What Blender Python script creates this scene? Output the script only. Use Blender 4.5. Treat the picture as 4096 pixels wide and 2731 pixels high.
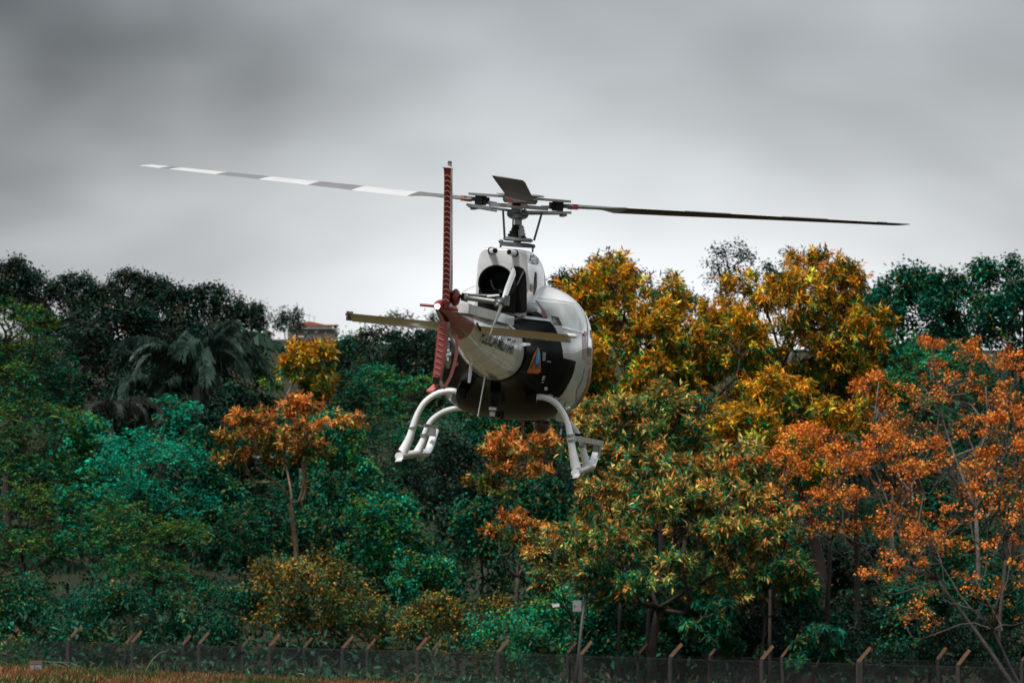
import bpy, bmesh, math, random
import numpy as np
from mathutils import Vector, Matrix
from mathutils.bvhtree import BVHTree

for o in list(bpy.data.objects):
    bpy.data.objects.remove(o)
SC = bpy.context.scene
COL = SC.collection
rng = np.random.default_rng(7)
random.seed(7)
rad = math.radians

# ------------------------------------------------------------------ camera
CAM_Z = 1.7
PITCH = rad(3.87)
FPX = 18836.0            # focal length in pixels of the 4096 wide photograph
CX, CY = 2048.0, 1365.5
cd = bpy.data.cameras.new('camera')
cam = bpy.data.objects.new('camera', cd)
COL.objects.link(cam)
cam.location = (0, 0, CAM_Z)
cam.rotation_euler = (math.pi / 2 + PITCH, 0, 0)
cd.sensor_width = 36.0
cd.lens = FPX / 4096.0 * 36.0
cd.clip_start = 0.5
cd.clip_end = 6000
cd.dof.use_dof = True
cd.dof.focus_distance = 62.0
cd.dof.aperture_fstop = 7.0
SC.camera = cam

# ------------------------------------------------------------------ world (overcast sky)
SUN_EL, SUN_AZ = 64.0, 210.0      # degrees, azimuth clockwise from +Y
wd = bpy.data.worlds.new('World')
SC.world = wd
wd.use_nodes = True
nt = wd.node_tree
for n in list(nt.nodes):
    nt.nodes.remove(n)
def N(t, **kw):
    n = nt.nodes.new(t)
    for k, v in kw.items():
        setattr(n, k, v)
    return n
out = N('ShaderNodeOutputWorld')
bg = N('ShaderNodeBackground')
sky = N('ShaderNodeTexSky', sky_type='NISHITA')
sky.sun_disc = False
sky.sun_elevation = rad(SUN_EL)
sky.sun_rotation = rad(SUN_AZ)
sky.air_density = 1.0
sky.dust_density = 4.0
tc = N('ShaderNodeTexCoord')
mp = N('ShaderNodeMapping')
mp.inputs['Location'].default_value = (38.293156, 76.273131, 69.966835)
mp.inputs['Scale'].default_value = (4.2, 4.2, 8.5)
ns = N('ShaderNodeTexNoise')
ns.inputs['Scale'].default_value = 1.0
ns.inputs['Detail'].default_value = 4.5
ns.inputs['Roughness'].default_value = 0.45
ns.inputs['Distortion'].default_value = 0.25
sep = N('ShaderNodeSeparateXYZ')
grad = N('ShaderNodeValToRGB')            # cloud brightness with height above the horizon
e = grad.color_ramp.elements
e[0].position = 0.0;  e[0].color = (0.37, 0.377, 0.384, 1)
e[1].position = 1.0;  e[1].color = (0.32, 0.34, 0.355, 1)
for p, c in ((0.045, (0.41, 0.421, 0.431, 1)), (0.07, (0.52, 0.537, 0.55, 1)), (0.10, (0.57, 0.593, 0.61, 1)), (0.13, (0.37, 0.39, 0.405, 1)), (0.3, (0.28, 0.296, 0.31, 1))):
    k = e.new(p); k.color = c
cr = N('ShaderNodeValToRGB')
cr.color_ramp.elements[0].position = 0.33; cr.color_ramp.elements[0].color = (0.16, 0.16, 0.16, 1)
cr.color_ramp.elements[1].position = 0.62; cr.color_ramp.elements[1].color = (1.16, 1.16, 1.16, 1)
mul = N('ShaderNodeMix', data_type='RGBA', blend_type='MULTIPLY')
mul.inputs['Factor'].default_value = 1.0
skm = N('ShaderNodeMix', data_type='RGBA', blend_type='MIX')
sks = N('ShaderNodeVectorMath', operation='SCALE')
sks.inputs['Scale'].default_value = 0.10
skm.inputs['Factor'].default_value = 0.94
L = nt.links.new
L(tc.outputs['Generated'], mp.inputs['Vector']); L(mp.outputs[0], ns.inputs['Vector'])
L(tc.outputs['Generated'], sep.inputs[0]); L(sep.outputs['Z'], grad.inputs['Fac'])
L(ns.outputs['Fac'], cr.inputs['Fac'])
L(grad.outputs['Color'], mul.inputs['A']); L(cr.outputs['Color'], mul.inputs['B'])
L(sky.outputs[0], sks.inputs[0])
L(sks.outputs[0], skm.inputs['A']); L(mul.outputs['Result'], skm.inputs['B'])
L(skm.outputs['Result'], bg.inputs['Color'])
bg.inputs['Strength'].default_value = 1.0
L(bg.outputs[0], out.inputs['Surface'])

# ------------------------------------------------------------------ sun behind thin cloud
sd = bpy.data.lights.new('sun', 'SUN')
sun = bpy.data.objects.new('sun', sd)
COL.objects.link(sun)
sd.energy = 2.5
sd.angle = rad(14)
sd.color = (1.0, 0.96, 0.9)
saz = rad(SUN_AZ)
sdir = Vector((math.sin(saz) * math.cos(rad(SUN_EL)), math.cos(saz) * math.cos(rad(SUN_EL)), math.sin(rad(SUN_EL))))
sun.rotation_euler = sdir.to_track_quat('Z', 'Y').to_euler()
sun.location = (0, 0, 60)

vs = SC.view_settings
vs.view_transform = 'Standard'
vs.look = 'None'
vs.exposure = 0.9
vs.gamma = 1.0
vs.use_curve_mapping = False

# ------------------------------------------------------------------ pixel helpers (a pixel and a depth give a place)
F_FWD = np.array([0, math.cos(PITCH), math.sin(PITCH)])
F_UP = np.array([0, -math.sin(PITCH), math.cos(PITCH)])
F_RT = np.array([1.0, 0, 0])
CAMP = np.array([0, 0, CAM_Z])
def ray(px, py):
    return F_RT * (px - CX) / FPX + F_UP * (CY - py) / FPX + F_FWD
def W(px, py, Y):
    d = ray(px, py)
    return CAMP + d * (Y / d[1])

# ------------------------------------------------------------------ mesh helpers
def tag(o, label=None, cat=None, group=None, kind=None):
    if label: o['label'] = label
    if cat: o['category'] = cat
    if group: o['group'] = group
    if kind: o['kind'] = kind
    return o
def empty(name, loc=(0, 0, 0)):
    o = bpy.data.objects.new(name, None)
    o.empty_display_size = 0.3
    COL.objects.link(o)
    o.location = loc
    return o
def mesh_obj(name, verts, faces, mat=None, parent=None, smooth=True, mats=None, midx=None):
    me = bpy.data.meshes.new(name)
    me.from_pydata([tuple(map(float, v)) for v in verts], [], faces)
    for m in (mats if mats else ([mat] if mat else [])):
        me.materials.append(m)
    if midx is not None:
        me.polygons.foreach_set('material_index', midx)
    if smooth:
        me.polygons.foreach_set('use_smooth', [True] * len(me.polygons))
    me.update()
    o = bpy.data.objects.new(name, me)
    COL.objects.link(o)
    if parent is not None:
        o.parent = parent
    return o
class MB:
    def __init__(s):
        s.v = []; s.f = []
    def add(s, v, f):
        b = len(s.v)
        s.v += [tuple(map(float, p)) for p in v]
        s.f += [tuple(i + b for i in q) for q in f]
        return s
    def box(s, c, size, R=None, taper=1.0):
        hx, hy, hz = [k / 2 for k in size]
        vv = []
        for z in (-1, 1):
            t = taper if z > 0 else 1.0
            for x, y in ((-1, -1), (1, -1), (1, 1), (-1, 1)):
                vv.append(np.array([x * hx * t, y * hy * t, z * hz]))
        if R is not None:
            vv = [np.array(R) @ p for p in vv]
        vv = [p + np.array(c) for p in vv]
        return s.add(vv, [(3, 2, 1, 0), (4, 5, 6, 7), (0, 1, 5, 4), (1, 2, 6, 5), (2, 3, 7, 6), (3, 0, 4, 7)])
    def bar(s, a, b, w, h=None, up=(0, 0, 1)):
        a = np.array(a, float); b = np.array(b, float)
        h = w if h is None else h
        d = b - a; l = np.linalg.norm(d); d /= l
        u = np.array(up, float)
        if abs(u @ d) > 0.95: u = np.array([1.0, 0, 0])
        r = np.cross(d, u); r /= np.linalg.norm(r); u = np.cross(r, d)
        R = np.stack([r, d, u], 1)
        return s.box((a + b) / 2, (w, l, h), R)
    def tube(s, pts, radii, n=10, cap=True):
        pts = [np.array(p, float) for p in pts]
        if not hasattr(radii, '__len__'): radii = [radii] * len(pts)
        rings = []
        pr = None
        for i, p in enumerate(pts):
            d = pts[min(i + 1, len(pts) - 1)] - pts[max(i - 1, 0)]
            d = d / (np.linalg.norm(d) + 1e-9)
            if pr is None:
                u = np.array([0, 0, 1.0]) if abs(d[2]) < 0.9 else np.array([1.0, 0, 0])
                r = np.cross(d, u)
            else:
                r = pr - d * (pr @ d)
            r = r / (np.linalg.norm(r) + 1e-9); pr = r
            q = np.cross(d, r)
            rings.append([p + radii[i] * (math.cos(t) * r + math.sin(t) * q) for t in np.linspace(0, 2 * math.pi, n, endpoint=False)])
        return s.loft(rings, cap)
    def loft(s, rings, cap=True):
        n = len(rings[0])
        v = [p for r in rings for p in r]
        f = []
        for i in range(len(rings) - 1):
            for j in range(n):
                k = (j + 1) % n
                f.append((i * n + j, i * n + k, (i + 1) * n + k, (i + 1) * n + j))
        if cap:
            f.append(tuple(range(n))[::-1])
            f.append(tuple(range((len(rings) - 1) * n, len(rings) * n)))
        return s.add(v, f)
    def ellipsoid(s, c, r, n=14, m=9):
        c = np.array(c, float)
        rings = []
        for i in range(m):
            a = -math.pi / 2 + math.pi * (i + 0.02 + 0.96 * i / (m - 1) * 0) / (m - 1)
            a = max(-math.pi / 2 + 0.05, min(math.pi / 2 - 0.05, a))
            rings.append([c + np.array([r[0] * math.cos(a) * math.cos(t), r[1] * math.cos(a) * math.sin(t), r[2] * math.sin(a)]) for t in np.linspace(0, 2 * math.pi, n, endpoint=False)])
        return s.loft(rings)
    def build(s, name, mat, parent=None, smooth=False):
        o = mesh_obj(name, s.v, s.f, mat, parent, smooth)
        return o
def shade_auto(o, ang=35):
    me = o.data
    me.polygons.foreach_set('use_smooth', [True] * len(me.polygons))
    bm = bmesh.new(); bm.from_mesh(me)
    for ed in bm.edges:
        if len(ed.link_faces) == 2 and ed.calc_face_angle(0) > rad(ang): ed.smooth = False
    bm.to_mesh(me); bm.free()
    return o
def crom(pts, n):
    P = [np.array(p, float) for p in pts]
    P = [2 * P[0] - P[1]] + P + [2 * P[-1] - P[-2]]
    o = []
    seg = len(P) - 3
    for k in range(n):
        t = k / (n - 1) * seg
        i = min(int(t), seg - 1); t -= i
        a, b, c, d = P[i:i + 4]
        o.append(0.5 * ((2 * b) + (c - a) * t + (2 * a - 5 * b + 4 * c - d) * t * t + (3 * b - a - 3 * c + d) * t ** 3))
    return o

# ------------------------------------------------------------------ materials
def material(name, col, rough=0.5, metal=0.0, coat=0.0, var=0.0, vscale=8.0, bump=0.0, bscale=40.0, col2=None, spec=0.5, emit=None):
    m = bpy.data.materials.new(name)
    m.use_nodes = True
    t = m.node_tree
    b = t.nodes['Principled BSDF']
    b.inputs['Roughness'].default_value = rough
    b.inputs['Metallic'].default_value = metal
    b.inputs['Coat Weight'].default_value = coat
    b.inputs['Coat Roughness'].default_value = 0.04
    b.inputs['Specular IOR Level'].default_value = spec
    b.inputs['Base Color'].default_value = (*col, 1)
    if var or col2:
        tcn = t.nodes.new('ShaderNodeTexCoord')
        nz = t.nodes.new('ShaderNodeTexNoise')
        nz.inputs['Scale'].default_value = vscale
        nz.inputs['Detail'].default_value = 5
        rp = t.nodes.new('ShaderNodeValToRGB')
        c2 = col2 if col2 else tuple(k * (1 - var) for k in col)
        rp.color_ramp.elements[0].color = (*c2, 1); rp.color_ramp.elements[0].position = 0.35
        rp.color_ramp.elements[1].color = (*col, 1); rp.color_ramp.elements[1].position = 0.65
        t.links.new(tcn.outputs['Object'], nz.inputs['Vector'])
        t.links.new(nz.outputs['Fac'], rp.inputs['Fac'])
        t.links.new(rp.outputs['Color'], b.inputs['Base Color'])
        rr = t.nodes.new('ShaderNodeMapRange')
        rr.inputs['To Min'].default_value = max(0.02, rough * 0.8); rr.inputs['To Max'].default_value = min(1, rough * 1.25)
        t.links.new(nz.outputs['Fac'], rr.inputs['Value']); t.links.new(rr.outputs[0], b.inputs['Roughness'])
    if bump:
        tcn = t.nodes.new('ShaderNodeTexCoord')
        nz = t.nodes.new('ShaderNodeTexNoise'); nz.inputs['Scale'].default_value = bscale; nz.inputs['Detail'].default_value = 4
        bp = t.nodes.new('ShaderNodeBump'); bp.inputs['Strength'].default_value = bump; bp.inputs['Distance'].default_value = 0.02
        t.links.new(tcn.outputs['Object'], nz.inputs['Vector']); t.links.new(nz.outputs['Fac'], bp.inputs['Height'])
        t.links.new(bp.outputs[0], b.inputs['Normal'])
    if emit:
        b.inputs['Emission Color'].default_value = (*emit[:3], 1); b.inputs['Emission Strength'].default_value = emit[3]
    return m
M = {}
M['white'] = material('white_paint', (0.80, 0.82, 0.84), 0.28, 0, 0.8, 0.16, 6)
M['grey'] = material('grey_paint', (0.42, 0.45, 0.44), 0.25, 0, 0.9, 0.1, 4)
M['silver'] = material('glossy_skin', (0.60, 0.63, 0.61), 0.22, 0.0, 0.7, 0.15, 5)
M['stab'] = material('bare_metal_skin', (0.52, 0.43, 0.28), 0.25, 0.6, 0.4, 0.2, 4)  # metal skin, warm tint imitates the ground reflected in it
M['black'] = material('black_paint', (0.012, 0.012, 0.013), 0.2, 0, 1.0, 0.2, 6)
M['matt_black'] = material('matt_black', (0.006, 0.006, 0.006), 0.6, 0, 0.0, 0.3, 9, spec=0.2)
M['maroon'] = material('maroon_paint', (0.22, 0.026, 0.023), 0.35, 0, 0.2, 0.2, 9)
M['salmon'] = material('faded_red_paint', (0.50, 0.13, 0.10), 0.45, 0, 0.1, 0.2, 9)
M['gun'] = material('dark_grey_metal', (0.10, 0.11, 0.115), 0.4, 0.5, 0.0, 0.3, 15)
M['steel'] = material('grey_metal', (0.30, 0.31, 0.31), 0.35, 0.6, 0.0, 0.2, 15)
M['soot'] = material('sooty_steel', (0.010, 0.008, 0.007), 0.7, 0.0, 0.0, 0.5, 12, spec=0.15)
M['orange'] = material('orange_mark', (0.55, 0.14, 0.015), 0.5, var=0.3, vscale=20)
M['blue'] = material('blue_mark', (0.03, 0.28, 0.55), 0.4)
M['glass'] = material('dark_glass', (0.01, 0.012, 0.012), 0.04, 0, 1.0)
M['blade'] = material('blade_grey', (0.13, 0.135, 0.13), 0.45, 0, 0.1, 0.15, 6)
M['bladegrey'] = material('blade_stripe_grey', (0.17, 0.175, 0.19), 0.5, 0, 0.1, 0.1, 6)
M['bladewhite'] = material('blade_stripe_white', (0.50, 0.51, 0.52), 0.5, 0, 0.1, 0.05, 6)
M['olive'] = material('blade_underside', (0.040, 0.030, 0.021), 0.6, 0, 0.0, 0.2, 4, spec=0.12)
M['lamp'] = material('tail_lamp', (1, 1, 1), 0.2, emit=(1, 0.97, 0.95, 6))
M['ink'] = material('black_lettering', (0.006, 0.007, 0.0065), 0.5, 0, 0.0, 0.2, 20, spec=0.15)
M['rib'] = material('highlight_rib', (0.42, 0.26, 0.22), 0.4, 0, 0.2, 0.3, 30)  # paler than the maroon fin, its highlight put into the rib colour
M['darkred'] = material('dark_red_lens', (0.06, 0.012, 0.012), 0.25, 0, 0.8)
M['conc'] = material('concrete_post', (0.055, 0.05, 0.048), 0.9, 0, 0, 0.45, 3, 0.4, 30, col2=(0.022, 0.02, 0.02), spec=0.2)
M['lichen'] = material('post_with_lichen', (0.24, 0.10, 0.045), 0.9, 0, 0, 0.4, 2.5, 0.4, 30, col2=(0.085, 0.075, 0.068), spec=0.2)
M['wire'] = material('fence_wire', (0.06, 0.064, 0.064), 0.5, 0.4, 0, 0.2, 5)
M['pole'] = material('galvanised_pole', (0.04, 0.042, 0.044), 0.6, 0.1, 0, 0.2, 8)
M['box'] = material('grey_box', (0.20, 0.215, 0.22), 0.6, 0, 0, 0.1, 4)
M['tile'] = material('roof_tile', (0.30, 0.10, 0.065), 0.85, 0, 0, 0.35, 1.5)
M['plaster'] = material('plaster', (0.72, 0.72, 0.70), 0.9, 0, 0, 0.15, 0.6)
M['darkwall'] = material('dark_brown_wall', (0.16, 0.14, 0.13), 0.9, 0, 0, 0.3, 0.5)  # dark brown walls of the hilltop houses
M['bark'] = material('bark', (0.038, 0.025, 0.019), 0.95, 0, 0, 0.5, 3, 0.6, 14)
M['tanbark'] = material('tan_bark', (0.24, 0.16, 0.10), 0.95, 0, 0, 0.5, 3, 0.6, 14)
M['palebark'] = material('pale_bark', (0.085, 0.068, 0.058), 0.95, 0, 0, 0.5, 3, 0.6, 14)
M['greybark'] = material('grey_bark', (0.17, 0.15, 0.14), 0.95, 0, 0, 0.5, 3, 0.6, 14)

def leaf_material(name, rough=0.42, trans=0.16):
    m = bpy.data.materials.new(name)
    m.use_nodes = True
    t = m.node_tree
    b = t.nodes['Principled BSDF']
    at = t.nodes.new('ShaderNodeAttribute'); at.attribute_name = 'leaf_color'
    t.links.new(at.outputs['Color'], b.inputs['Base Color'])
    b.inputs['Roughness'].default_value = rough
    b.inputs['Specular IOR Level'].default_value = 0.07
    tr = t.nodes.new('ShaderNodeBsdfTranslucent')
    mx = t.nodes.new('ShaderNodeMixShader'); mx.inputs[0].default_value = trans
    t.links.new(at.outputs['Color'], tr.inputs['Color'])
    o = t.nodes['Material Output']
    t.links.new(b.outputs[0], mx.inputs[1]); t.links.new(tr.outputs[0], mx.inputs[2])
    t.links.new(mx.outputs[0], o.inputs['Surface'])
    return m
M['leaf'] = leaf_material('leaf')
M['grassblade'] = leaf_material('grass_blade', 0.6, 0.35)

# ------------------------------------------------------------------ terrain
def sstep(a, b, x):
    t = np.clip((x - a) / (b - a), 0, 1)
    return t * t * (3 - 2 * t)
def ground_z(x, y):
    x = np.asarray(x, float); y = np.asarray(y, float)
    xc = np.clip(x, -40, 40)
    crest = 0.86 - 0.045 * xc
    fen = -0.05 - 0.03 * xc
    z = crest * sstep(8, 104, y)
    z = z + (fen - crest) * sstep(106, 126, y)
    z = z + np.clip(y - 186, 0, 150) * 0.15 + np.clip(y - 336, 0, 900) * 0.068
    z = z + 0.5 * np.sin(x * 0.05 + 1.3) * np.cos(y * 0.03) * sstep(190, 260, y) * 2
    z = z - np.clip(np.abs(x) - 140, 0, 2000) * 0.02 * sstep(200, 500, y)
    return z
def build_ground():
    ys = np.concatenate([np.linspace(-300, 0, 7), np.linspace(10, 90, 9), np.linspace(94, 132, 30), np.linspace(136, 186, 14), np.linspace(192, 340, 38), np.linspace(360, 1300, 40), np.linspace(1400, 5000, 10)])
    xs = np.concatenate([np.linspace(-3000, -150, 12), np.linspace(-130, -35, 14), np.linspace(-32, 32, 54), np.linspace(35, 130, 14), np.linspace(150, 3000, 12)])
    X, Yg = np.meshgrid(xs, ys)
    Z = ground_z(X, Yg)
    v = np.stack([X.ravel(), Yg.ravel(), Z.ravel()], 1)
    nx = len(xs)
    f = [(j * nx + i, j * nx + i + 1, (j + 1) * nx + i + 1, (j + 1) * nx + i) for j in range(len(ys) - 1) for i in range(nx - 1)]
    m = bpy.data.materials.new('ground'); m.use_nodes = True
    t = m.node_tree; b = t.nodes['Principled BSDF']; b.inputs['Roughness'].default_value = 0.95; b.inputs['Specular IOR Level'].default_value = 0.08
    g = t.nodes.new('ShaderNodeNewGeometry')
    sp = t.nodes.new('ShaderNodeSeparateXYZ'); t.links.new(g.outputs['Position'], sp.inputs[0])
    def noise(s, d=6):
        n = t.nodes.new('ShaderNodeTexNoise'); n.inputs['Scale'].default_value = s; n.inputs['Detail'].default_value = d
        t.links.new(g.outputs['Position'], n.inputs['Vector']); return n
    n1 = noise(0.16); n2 = noise(3.0)
    rp = t.nodes.new('ShaderNodeValToRGB')
    rp.color_ramp.elements[0].position = 0.36; rp.color_ramp.elements[0].color = (0.022, 0.048, 0.022, 1)
    rp.color_ramp.elements[1].position = 0.62; rp.color_ramp.elements[1].color = (0.15, 0.075, 0.042, 1)
    k = rp.color_ramp.elements.new(0.5); k.color = (0.055, 0.058, 0.032, 1)
    mixn = t.nodes.new('ShaderNodeMix'); mixn.data_type = 'FLOAT'; mixn.inputs[0].default_value = 0.4
    t.links.new(n1.outputs['Fac'], mixn.inputs[2]); t.links.new(n2.outputs['Fac'], mixn.inputs[3])
    t.links.new(mixn.outputs[0], rp.inputs['Fac'])
    fl = t.nodes.new('ShaderNodeValToRGB')       # leaf litter of the wood beyond the fence
    fl.color_ramp.elements[0].color = (0.012, 0.018, 0.012, 1); fl.color_ramp.elements[1].color = (0.045, 0.045, 0.025, 1)
    t.links.new(n2.outputs['Fac'], fl.inputs['Fac'])
    mr = t.nodes.new('ShaderNodeMapRange'); mr.inputs['From Min'].default_value = 128; mr.inputs['From Max'].default_value = 140
    t.links.new(sp.outputs['Y'], mr.inputs['Value'])
    mc = t.nodes.new('ShaderNodeMix'); mc.data_type = 'RGBA'
    t.links.new(mr.outputs[0], mc.inputs['Factor']); t.links.new(rp.outputs['Color'], mc.inputs['A']); t.links.new(fl.outputs['Color'], mc.inputs['B'])
    t.links.new(mc.outputs['Result'], b.inputs['Base Color'])
    bp = t.nodes.new('ShaderNodeBump'); bp.inputs['Strength'].default_value = 0.6; bp.inputs['Distance'].default_value = 0.1
    t.links.new(n2.outputs['Fac'], bp.inputs['Height']); t.links.new(bp.outputs[0], b.inputs['Normal'])
    tag(mesh_obj('ground', v, f, m), kind='structure')
build_ground()

# ------------------------------------------------------------------ leaves
def unit(a):
    return a / (np.linalg.norm(a, axis=-1, keepdims=True) + 1e-9)
def leaf_mesh(name, Pb, D, Ln, Wd, Cc, parent=None, mat=None, fold=0.12, curl=0.15):
    n = len(Pb)
    D = unit(D)
    upv = np.array([0, 0, 1.0]) + rng.normal(0, 0.55, (n, 3))
    S = unit(np.cross(D, upv))
    Nn = np.cross(S, D)
    Ln = np.asarray(Ln).reshape(-1, 1) * np.ones((n, 1)); Wd = np.asarray(Wd).reshape(-1, 1) * np.ones((n, 1))
    mid = Pb + D * Ln * 0.45
    v = np.empty((n, 4, 3), np.float32)
    v[:, 0] = Pb
    v[:, 1] = mid - S * Wd * 0.5 + Nn * Wd * fold
    v[:, 2] = Pb + D * Ln - Nn * Ln * curl
    v[:, 3] = mid + S * Wd * 0.5 + Nn * Wd * fold
    me = bpy.data.meshes.new(name)
    me.vertices.add(n * 4); me.loops.add(n * 6); me.polygons.add(n * 2)
    me.vertices.foreach_set('co', v.ravel())
    b = (np.arange(n) * 4)[:, None]
    idx = np.concatenate([b, b + 1, b + 2, b, b + 2, b + 3], 1).astype(np.int32)
    me.loops.foreach_set('vertex_index', idx.ravel())
    me.polygons.foreach_set('loop_start', np.arange(n * 2, dtype=np.int32) * 3)
    me.polygons.foreach_set('loop_total', np.full(n * 2, 3, np.int32))
    ca = me.attributes.new('leaf_color', 'FLOAT_COLOR', 'POINT')
    c4 = np.ones((n, 4, 4), np.float32); c4[:, :, :3] = np.asarray(Cc)[:, None, :]
    ca.data.foreach_set('color', c4.ravel())
    me.materials.append(mat or M['leaf'])
    me.update(); me.validate()
    o = bpy.data.objects.new(name, me)
    COL.objects.link(o)
    if parent is not None: o.parent = parent
    return o

# palettes: mature leaf colours and flush (young or turning) leaf colours with their share
PAL = {
 'dark':   ([(0.005, 0.028, 0.020), (0.008, 0.038, 0.026), (0.016, 0.030, 0.022)], [(0.06, 0.040, 0.018)], 0.05),  # dark evergreen leaves, lowered further to imitate shadow among them
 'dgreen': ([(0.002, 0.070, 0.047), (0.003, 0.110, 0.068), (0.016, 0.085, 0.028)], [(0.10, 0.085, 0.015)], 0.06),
 'green':  ([(0.002, 0.165, 0.100), (0.005, 0.215, 0.125), (0.045, 0.180, 0.030)], [(0.14, 0.14, 0.02)], 0.10),
 'teal':   ([(0.003, 0.310, 0.200), (0.010, 0.400, 0.260), (0.002, 0.190, 0.125)], [(0.10, 0.19, 0.05)], 0.08),
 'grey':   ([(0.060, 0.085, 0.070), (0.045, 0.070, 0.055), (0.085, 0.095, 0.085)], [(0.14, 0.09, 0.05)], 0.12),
 'olive':  ([(0.012, 0.085, 0.045), (0.060, 0.095, 0.020), (0.008, 0.070, 0.04)], [(0.24, 0.11, 0.012), (0.17, 0.13, 0.015), (0.36, 0.17, 0.03)], 0.32),
 'ygreen': ([(0.004, 0.130, 0.072), (0.045, 0.145, 0.025), (0.006, 0.100, 0.056)], [(0.09, 0.15, 0.015), (0.16, 0.14, 0.012)], 0.24),
 'lime':   ([(0.012, 0.160, 0.080), (0.060, 0.180, 0.045), (0.006, 0.105, 0.060)], [(0.52, 0.20, 0.035), (0.62, 0.44, 0.11), (0.66, 0.26, 0.06), (0.40, 0.38, 0.09)], 0.38),
 'gold':   ([(0.020, 0.160, 0.040), (0.110, 0.180, 0.015), (0.012, 0.110, 0.040)], [(0.80, 0.31, 0.015), (0.72, 0.23, 0.015), (0.84, 0.46, 0.04), (0.58, 0.32, 0.03)], 0.46),
 'orange': ([(0.020, 0.110, 0.035), (0.080, 0.120, 0.020)], [(0.70, 0.24, 0.055), (0.80, 0.36, 0.10), (0.54, 0.16, 0.03)], 0.58),
 'berry':  ([(0.040, 0.080, 0.030)], [(0.68, 0.195, 0.03), (0.74, 0.25, 0.045), (0.52, 0.13, 0.022)], 0.92),
}
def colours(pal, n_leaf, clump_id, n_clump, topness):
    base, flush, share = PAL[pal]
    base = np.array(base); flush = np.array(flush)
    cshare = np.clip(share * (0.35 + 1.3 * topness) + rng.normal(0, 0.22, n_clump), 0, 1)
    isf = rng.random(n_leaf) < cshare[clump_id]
    ctone = np.exp(rng.normal(-0.06, 0.34, n_clump))  # random clump tone, spread wide to imitate lit and shadowed clumps
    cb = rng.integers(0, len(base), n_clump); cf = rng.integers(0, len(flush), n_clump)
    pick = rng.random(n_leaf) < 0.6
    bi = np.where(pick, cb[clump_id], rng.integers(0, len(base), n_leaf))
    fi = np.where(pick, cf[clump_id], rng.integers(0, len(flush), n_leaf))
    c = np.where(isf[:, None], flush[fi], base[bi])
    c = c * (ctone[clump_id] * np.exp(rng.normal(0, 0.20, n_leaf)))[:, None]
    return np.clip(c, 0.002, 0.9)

STYLE = {  # clump radius, leaves per clump, leaf length, leaf width, packing
 'rosette': (0.42, 42, 0.31, 0.082, 5.2),
 'broad':   (0.44, 46, 0.21, 0.13, 5.0),
 'small':   (0.42, 56, 0.15, 0.085, 5.0),
 'feather': (0.52, 66, 0.16, 0.065, 5.0),
 'airy':    (0.36, 28, 0.16, 0.10, 1.6),
 'berry':   (0.24, 34, 0.092, 0.082, 1.7),
 'mop':     (0.42, 60, 0.42, 0.09, 2.2),
}
def crown_points(c, half, n_lobes, n_clumps, seed, flat=1.0, lr_=0.42):
    r = np.random.default_rng(seed)
    lob = []
    for i in range(n_lobes):
        a = 2 * math.pi * (i + r.random() * 0.7) / n_lobes
        q = 0.30 + 0.55 * r.random()
        zz = -0.70 + 1.4 * ((i * 0.618 + r.random() * 0.2) % 1.0)
        sh = math.sqrt(max(0.1, 1 - zz * zz * 0.7))
        lc = np.array([math.cos(a) * q * sh, math.sin(a) * q * sh, zz])
        lr = np.array([lr_, lr_, lr_ * 0.75 * flat]) * (0.65 + 0.7 * r.random())
        lob.append((lc, lr))
    lob.append((np.array([r.normal(0, .15), 0, 0.5]), np.array([lr_, lr_, lr_])))
    # size the lobes so that the crown fills its box
    lo = np.min([a - b for a, b in lob], 0); hi = np.max([a + b for a, b in lob], 0)
    pts = []; dirs = []; lid = []
    need = n_clumps
    tries = 0
    while need > 0 and tries < 40:
        tries += 1
        k = max(need * 2, 50)
        li = r.integers(0, len(lob), k)
        d = r.normal(0, 1, (k, 3)); d[:, 1] -= 0.55; d[:, 2] += 0.35
        d = unit(d)
        rr = 1 - 0.45 * r.random(k) ** 1.6
        C = np.array([l[0] for l in lob])[li]; R = np.array([l[1] for l in lob])[li]
        p = C + d * R * rr[:, None]
        ok = np.ones(k, bool)
        for lc, lr in lob:
            ok &= (np.linalg.norm((p - lc) / lr, axis=1) > 0.62)
        p = p[ok][:need]; pts.append(p); dirs.append(d[ok][:need]); lid.append(li[ok][:need]); need -= len(p)
    pts = np.concatenate(pts); dirs = np.concatenate(dirs); lid = np.concatenate(lid)
    sc = lambda q: (q - (lo + hi) / 2) / ((hi - lo) / 2)
    ctr = np.array([l[0] for l in lob])
    return c + sc(pts) * half, dirs, c + sc(ctr) * half, lid, (pts[:, 2] - lo[2]) / (hi[2] - lo[2])

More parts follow.
